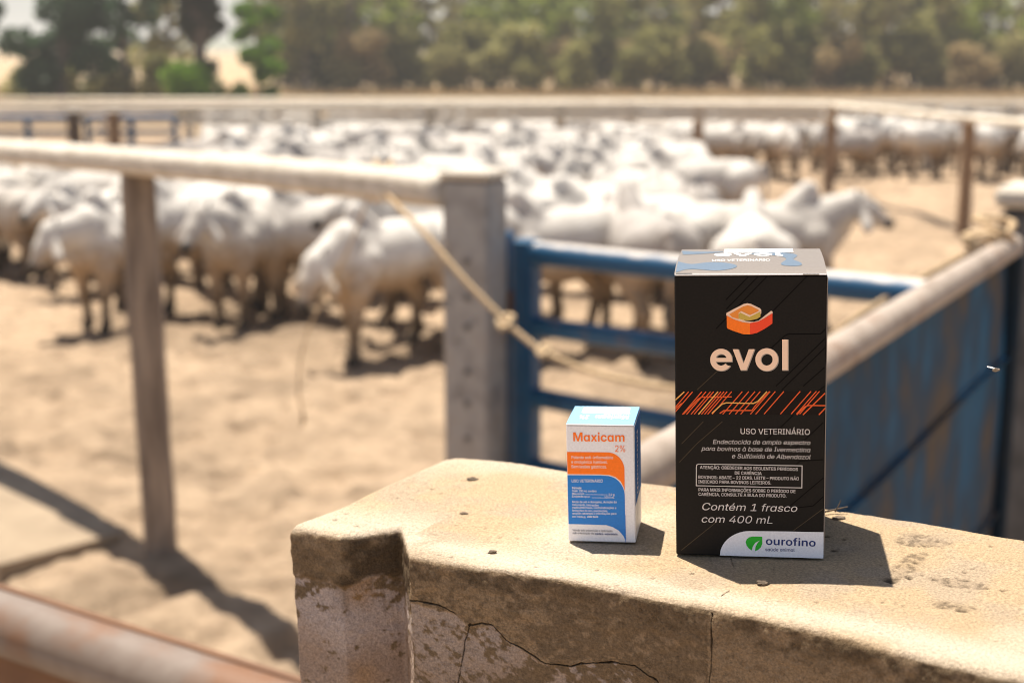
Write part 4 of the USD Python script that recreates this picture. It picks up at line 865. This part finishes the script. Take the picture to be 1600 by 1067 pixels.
NEAR = [  # x, y, heading, pose, scale, label
    (-1.02, 11.55, 232, 1, .93, 'white cow with lowered head stepping towards the camera in front of the others'),
    (-.55, 12.6, 200, 3, 1.02, 'tall white cow with raised neck behind the head-down cow by the corner post'),
    (-1.75, 13.1, 175, 0, .96, 'white cow seen broadside behind the head-down cow'),
    (-3.6, 12.9, 255, 4, .93, 'white cow facing the camera beside the rough wooden post, partly hidden by it'),
    (-3.05, 13.5, 205, 2, 1.0, 'white cow standing just past the rough wooden post'),
    (-2.35, 13.0, 245, 0, .93, 'white cow facing the camera between the wooden post and the head-down cow'),
    (1.93, 11.35, 82, 0, .98, 'white cow seen from behind just above the black carton'),
    (2.22, 12.5, 8, 3, .98, 'grey-faced cow with raised head looking away over the black carton'),
    (1.05, 11.7, 100, 5, 1.0, 'grey-flanked cow showing its rump behind the top bar of the tube gate'),
    (.35, 11.7, 215, 1, 1.0, 'cow with lowered head seen through the upper bars of the tube gate'),
    (-4.62, 11.1, 110, 0, 1.0, 'cow cut by the frame edge under the near pale rail'),
    (.85, 12.9, 175, 2, 1.0, 'white cow standing broadside behind the tube gate cows'),
]
protos = {}
for x, y, a, ps, sc, lab in NEAR:
    if ps not in protos: protos[ps] = make_cow(POSES[ps], lab, 'cow', (x, y, 0), a, None, sc)
    else: dup(protos[ps], 'zebu_cow', lab, 'cow', (x, y, 0), a, None, sc)
taken = [(n[0], n[1]) for n in NEAR]
rng = np.random.default_rng(77)
POSE_WORDS = {0: 'white cow, head level,', 1: 'white cow, head lowered,', 2: 'white cow, head turned aside,', 3: 'white cow, head raised,', 4: 'white cow, head skewed low,', 5: 'grey-flanked cow, head level,'}
def sector(x, y):
    u = 800 + 2222 * x / y
    return 'outside the rough post' if u < 240 else 'between the posts' if u < 690 else 'over the tube gate' if u < 1050 else 'over the black carton' if u < 1295 else 'past the black carton'
def facing(a):
    a %= 360; return 'facing away' if 45 <= a < 135 else 'facing the trees' if 135 <= a < 225 else 'facing the camera' if 225 <= a < 315 else 'facing the pillar'
def scatter(n, region, gap, where, group, rows):
    got = 0
    for _ in range(6000):
        if got >= n: break
        x, y = region()
        if x is None: continue
        T = np.array(taken); d = np.hypot((T[:, 0] - x), (T[:, 1] - y))
        if d.min() < gap: continue
        taken.append((x, y)); got += 1
        a = rng.choice([0, 90, 110, 180, 180, 210, 240, 270, 300, 330, 150]) + rng.normal(0, 28); ps = int(rng.choice([0, 0, 1, 2, 3, 4, 4, 5]))
        row = 'front' if y < rows[0] else 'middle' if y < rows[1] else 'rear'
        dup(protos[ps], 'zebu_cow', f'{POSE_WORDS[ps]} {facing(a)}, {row} of {where}, {sector(x, y)}', 'cow', (x, y, ground_z(x, y)), a, group, float(rng.uniform(.84, 1.03)))
    return got
def ground_z(x, y): return float(np.clip(y - 48, 0, 400) * .0195)
def reg_left():
    y = rng.uniform(13.5, 18.5); x = rng.uniform(-.40 * y, -.02 * y)
    if y < 15.4 and x / y < -.30: return None, None
    return x, y
def reg_mid():
    y = rng.uniform(12.6, 19); x = rng.uniform(-.01 * y, .125 * y); return x, y
def reg_deep():
    y = math.sqrt(rng.uniform(18 ** 2, 27.2 ** 2)); x = rng.uniform(-.222 * y, .112 * y)
    if x > 2.4 and y > 26.5: return None, None
    return x, y
def reg_far():
    y = rng.uniform(29.4, 34); x = rng.uniform(-.2 * y, .09 * y); return x, y
def reg_right():
    y = rng.uniform(30.2, 41); x = rng.uniform(.09 * y, .37 * y)
    return x, y
def reg_back():
    y = rng.uniform(37.5, 46); x = rng.uniform(-.2 * y, .1 * y); return x, y
scatter(36, reg_left, .98, 'near herd', 'cows crowded behind the near rail', (15.2, 16.8))
scatter(22, reg_mid, 1.12, 'gate herd', 'cows packed above the tube gate', (14.6, 16.6))
scatter(82, reg_deep, 1.1, 'main herd', 'cows in the dense middle of the herd', (21.5, 24.5))
scatter(40, reg_far, 1.2, 'second pen', 'cows behind the cross fence', (30.8, 32.4))
scatter(78, reg_right, 1.15, 'distant pen', 'cows in the distant pen', (33.5, 37))
scatter(30, reg_back, 1.5, 'last pen', 'cows farthest off', (40, 43))

# ------------------------------------------------------------------ trees
def leaf_cloud(rg, centers, radii, n, size, squash=.8):
    c = rg.choice(len(centers), n, p=np.asarray(radii) ** 2 / np.sum(np.asarray(radii) ** 2)); d = rg.normal(0, 1, (n, 3)); d /= np.linalg.norm(d, axis=1, keepdims=True)
    r = np.asarray(radii)[c] * rg.uniform(.35, 1.0, n) ** .5; P = np.asarray(centers)[c] + d * r[:, None] * [1, 1, squash]
    u = rg.normal(0, 1, (n, 3)); u /= np.linalg.norm(u, axis=1, keepdims=True); w = np.cross(u, rg.normal(0, 1, (n, 3))); w /= np.linalg.norm(w, axis=1, keepdims=True)
    s = size * rg.uniform(.5, 1.3, n)[:, None]; V = np.stack([P - u * s, P + w * s * .5, P + u * s, P - w * s * .5], 1).reshape(-1, 3); k = np.arange(n) * 4
    return V, np.vstack([np.stack([k, k + 1, k + 2], 1), np.stack([k, k + 2, k + 3], 1)])
def make_tree(name, seed, H, trunk_r, crown_from, spread, n, leaf, leafmat, barkmat, label, loc, rz, group, lobes=14, size=.35, lean=0.0, limbs=7):
    rg = np.random.default_rng(seed); t = thing(name, label, 'tree', loc, rz, group)
    zs = np.linspace(-.3, H * .9, 12); bend = np.cumsum(rg.normal(0, .02 * H / 12, (12, 2)), 0); bend -= bend[0]
    tr = np.c_[bend[:, 0] + lean * np.maximum(zs, 0), bend[:, 1], zs]; parts = [tube(tr, np.interp(zs, [-.3, .4, H * .9], [trunk_r * 1.5, trunk_r, trunk_r * .25]), 9)]
    cs, rs = [], []
    for i in range(lobes):
        z = H * rg.uniform(crown_from, 1.0); k = rg.uniform(0, 2 * np.pi); rad = spread * rg.uniform(.2, .9) * (1.1 - .55 * abs((z / H - .62) / .5))
        b = np.array([np.interp(z, zs, tr[:, 0]), np.interp(z, zs, tr[:, 1]), z]); c = b + [math.cos(k) * rad, math.sin(k) * rad, 0]; cs.append(c); rs.append(spread * rg.uniform(.22, .42))
        if i < limbs:
            s0 = np.array([np.interp(z * .72, zs, tr[:, 0]), np.interp(z * .72, zs, tr[:, 1]), z * .72]); parts.append(tube([s0, (s0 + c) / 2 + [0, 0, -.05 * H], c], [trunk_r * .4, trunk_r * .25, trunk_r * .1], 6))
    obj('trunk', cat_(parts), M[barkmat], t, True)
    obj('crown', leaf_cloud(rg, cs, rs, n, size), M[leafmat], t)
    return t
def gz(x, y): return float(np.clip(y - 48, 0, 400) * .0195)
KINDS = {'olive': ('olive-leaved forest tree', dict(H=13, trunk_r=.22, crown_from=.16, spread=3.0, n=1500, leaf=0, leafmat='olive', barkmat='pale_bark', lobes=22, size=.42)),
         'tall': ('brown-trunked thin-crowned forest tree', dict(H=16, trunk_r=.26, crown_from=.2, spread=2.5, n=1100, leaf=0, leafmat='hazel', barkmat='pale_bark', lobes=22)),
         'yellow': ('yellow-green forest tree', dict(H=11, trunk_r=.18, crown_from=.15, spread=2.8, n=1400, leaf=0, leafmat='yellowgreen', barkmat='bark', lobes=24)),
         'deep': ('dark green forest tree', dict(H=12, trunk_r=.2, crown_from=.1, spread=3.0, n=2600, leaf=0, leafmat='deep', barkmat='bark', lobes=24))}
tp = {}
rt = np.random.default_rng(5)
def put_tree(kind, x, y, sc=1.0):
    lab, kw = KINDS[kind]; grp = f'{kind} forest trees behind the pens'; u = 800 + 2222 * x / y
    lab += ', ' + ('front row' if y < 91 else 'second row' if y < 97 else 'third row' if y < 104 else 'last row') + (', near the bright bush' if u < 560 else ', over the herd middle' if u < 900 else ', over the black carton' if u < 1300 else ', over the open sand')
    if kind not in tp: tp[kind] = make_tree('forest_tree', 40 + len(tp), loc=(x, y, gz(x, y) - .1), rz=rt.uniform(0, 360), label=lab, group=grp, **kw)
    else: dup(tp[kind], 'forest_tree', lab, 'tree', (x, y, gz(x, y) - .1), rt.uniform(0, 360), grp, sc)
for row, (y0, step, ph, sa, sb) in enumerate([(89, 2.9, 0, .42, .72), (95, 3.3, 1.3, .55, .85), (102, 3.9, .6, .7, 1.0), (112, 3.6, 1.9, .9, 1.2)]):
    xL = -.17 * y0 + row * .5
    for x in np.arange(xL, .42 * y0, step):
        k = rt.choice(['olive', 'tall', 'yellow', 'deep'], p=[.42, .28, .26, .04]); put_tree(k, x + ph + rt.uniform(-.9, .9), y0 + rt.uniform(-2.2, 2.2), float(rt.uniform(sa, sb)))
# understorey
def make_bush(name, seed, rad, hgt, n, leafmat, label, loc, group, cat='bush', size=.2, stems=5):
    rg = np.random.default_rng(seed); t = thing(name, label, cat, loc, rg.uniform(0, 360), group)
    cs = [(math.cos(a) * rad * q, math.sin(a) * rad * q, hgt * z) for a, q, z in zip(rg.uniform(0, 6.28, 9), rg.uniform(0, .7, 9), rg.uniform(.3, .75, 9))]
    obj('stem', cat_([tube([(0, 0, -.1), (c[0] * .4, c[1] * .4, c[2] * .5), c], [.05, .035, .012], 6) for c in cs[:stems]]), M['bark'], t, True)
    obj('foliage', leaf_cloud(rg, cs, [min(rad, hgt) * .42] * 9, n, size, 1.0), M[leafmat], t)
    return t
bp = {}
for i in range(44):
    y = rt.uniform(85, 90); x = -.15 * y + (i + rt.uniform(-.4, .4)) * (.55 * y) / 44; k = rt.choice(['dry', 'hazel', 'olive'], p=[.3, .3, .4])
    lab = {'dry': 'dry tan shrub at the foot of the wood', 'hazel': 'brown-olive shrub at the foot of the wood', 'olive': 'olive shrub at the foot of the wood'}[k]; grp = f'{k} shrubs at the foot of the wood'; u = 800 + 2222 * x / y; lab += ' near the bright bush' if u < 560 else ' behind the herd middle' if u < 800 else ' over the tube gate' if u < 1050 else ' over the black carton' if u < 1295 else ' over the open sand' if u < 1480 else ' over the thick pillar'
    if k not in bp: bp[k] = make_bush('shrub', 60 + len(bp), 1.6, 3.2, 1300, k, lab, (x, y, gz(x, y)), grp)
    else: dup(bp[k], 'shrub', lab, 'bush', (x, y, gz(x, y)), rt.uniform(0, 360), grp, float(rt.uniform(.7, 1.5)))
# the lone trees at the left, open to the sky
make_tree('dark_tree', 71, 10, .32, .02, 1.7, 5200, 0, 'umber', 'bark', 'dark narrow tree with a thick trunk beside the bright green bush', (-12.9, 60, gz(0, 60)), 0, None, 24, .22)
make_tree('shade_tree', 72, 6.2, .16, .22, 2.5, 4200, 0, 'deep', 'bark', 'loose dark green tree with bent bare limbs against the sky', (-19.4, 62, gz(0, 62)), 20, None, 20, .22, .05, 12)
make_tree('shade_tree', 73, 7.4, .2, .55, 2.6, 2300, 0, 'deep', 'bark', 'thin-crowned tree with forked trunk between the loose dark tree and the thick trunk', (-17.2, 64, gz(0, 64)), 80, None, 10, .2, .06, 10)
make_tree('shade_tree', 74, 6.6, .14, .5, 1.6, 1200, 0, 'deep', 'bark', 'small dark crown hanging in at the upper frame corner', (-22.6, 61, gz(0, 61)), 140, None, 8, .2)
make_tree('shade_tree', 78, 5.0, .12, .1, 2.0, 2600, 0, 'deep', 'bark', 'round dark green tree low between the bent and the forked trees', (-20.2, 70, gz(0, 70)), 33, None, 16, .2)
make_tree('shade_tree', 79, 6.8, .16, .35, 2.2, 2000, 0, 'hazel', 'bark', 'brown-leaved thin tree beside the thick dark trunk', (-16.4, 69, gz(0, 69)), 200, None, 14, .2, -.04, 12)
make_tree('young_tree', 75, 5.6, .1, .18, 1.35, 2600, 0, 'fresh', 'bark', 'young bright green tree rising behind the bright green bush', (-11.1, 63, gz(0, 63)), 10, None, 12, .16)
make_bush('green_bush', 76, 1.75, 2.5, 3600, 'fresh', 'low bright green bush in front of the dark thick-trunked tree', (-12.9, 57.5, gz(0, 57.5)), None, size=.12)
make_bush('green_bush', 77, 1.0, 1.9, 1900, 'fresh', 'smaller bright green bush at the edge of the wood', (-11.2, 58, gz(0, 58)), None, size=.12)
for i, (x, y, k) in enumerate([(-22.4, 66, 'olive'), (-20.4, 65, 'olive'), (-17.6, 64, 'hazel'), (-15.9, 66, 'olive'), (-14.4, 62, 'hazel')]):
    dup(bp.get(k) or bp['dry'], 'shrub', ['olive scrub below the loose dark tree, outermost', 'olive scrub under the loose dark tree', 'brown scrub under the forked tree', 'olive scrub beside the thick trunk', 'brown scrub before the thick trunk'][i], 'bush', (x, y, gz(x, y) - .2), i * 50, None, (.75, .8, .8, .95, .8)[i])
def dry_grass():
    rg = np.random.default_rng(8); n = 26000; X = rg.uniform(-34, 42, n); Y = rg.uniform(66, 90, n); Z = np.clip(Y - 48, 0, 400) * .0195 - .05
    hgt = rg.uniform(.25, .8, n); a = rg.uniform(0, np.pi, n); w = .05; lx, ly = rg.normal(0, .15, n), rg.normal(0, .15, n)
    V = np.stack([np.c_[X - np.cos(a) * w, Y - np.sin(a) * w, Z], np.c_[X + np.cos(a) * w, Y + np.sin(a) * w, Z], np.c_[X + lx, Y + ly, Z + hgt]], 1).reshape(-1, 3)
    tag(obj('dry_grass', (V, np.arange(3 * n).reshape(-1, 3)), M['grass']), 'pale dry grass verge between the outermost rail and the wood', 'grass', None, 'stuff')
dry_grass()

# ------------------------------------------------------------------ small things on and by the wall
def clod(x, y, r, label, seed, name='dirt_clod', cat='clod'):
    m = trimesh.creation.icosphere(3, r); v = np.asarray(m.vertices); m.vertices = v * (1 + (fbm(v * (1.6 / r) + seed, 3, seed) - .5)[:, None] * 1.3) * [1.25, 1, .45]
    p = top_to_world(st_to_top(np.array([[x, y, r * .3]])))[0]; m.apply_translation(p); tag(obj(name, m, M['clod'], None, True), label, cat)
clod(-.2003, .0421, .0026, 'dark clod on the wall top near its far corner', 1)
clod(-.1649, -.0178, .0017, 'tiny clod midway across the wall top', 2)
clod(-.1126, -.066, .0018, 'crumb of soil on the wall top before the small carton', 3)
clod(.0309, -.0405, .0021, 'dark clod at the edge of the black carton shadow', 4)
clod(.0283, .0735, .0028, 'clod at the back edge of the wall beside the black carton', 5)
t = thing('dry_twig', 'short dry twig on the back edge of the wall beside the black carton', 'twig')
o = top_to_world(st_to_top(np.array([[.0235, .08, .002]])))[0]
obj('stem', tube([o + [-.006, 0, .0], o + [0, .001, .001], o + [.007, .0, .003]], [.0006, .0005, .0003], 6), M['clod'], t, True); obj('offshoot', tube([o, o + [.002, 0, .004], o + [.003, 0, .007]], [.0004, .0003, .0002], 5), M['clod'], t, True)
fly = thing('fly', 'small pale-winged fly hovering before the blue sheet gate', 'fly', (.264, .76, 2.139), 20)
b = trimesh.creation.icosphere(2, .0012); b.apply_scale([1.7, .9, .85]); obj('body', b, M['fly'], fly, True)
hd_ = trimesh.creation.icosphere(1, .0007); hd_.apply_translation((.0022, 0, 0)); obj('head', hd_, M['fly'], fly, True)
for s_ in (-1, 1):
    wv = np.array([(.0004, 0, .0008), (-.001, s_ * .0022, .0014), (-.003, s_ * .0034, .0017), (-.0042, s_ * .0018, .0015), (-.002, s_ * .0002, .001)]); obj('wing', (wv, np.array([(0, 1, 2), (0, 2, 3), (0, 3, 4)])), M['wing'], fly)

# ------------------------------------------------------------------ dusty air
hz = usdkit.material(stage, '/World/Looks/dusty_air', {'v': ('principled_volume', {'color': (.97, .93, .86), 'density': .0010, 'anisotropy': .35})}, [], volume='v.volume')
hb = trimesh.creation.box((2000, 1800, 48)); hb.apply_translation((0, 780, 20)); tag(obj('haze', hb, hz), kind='stuff')
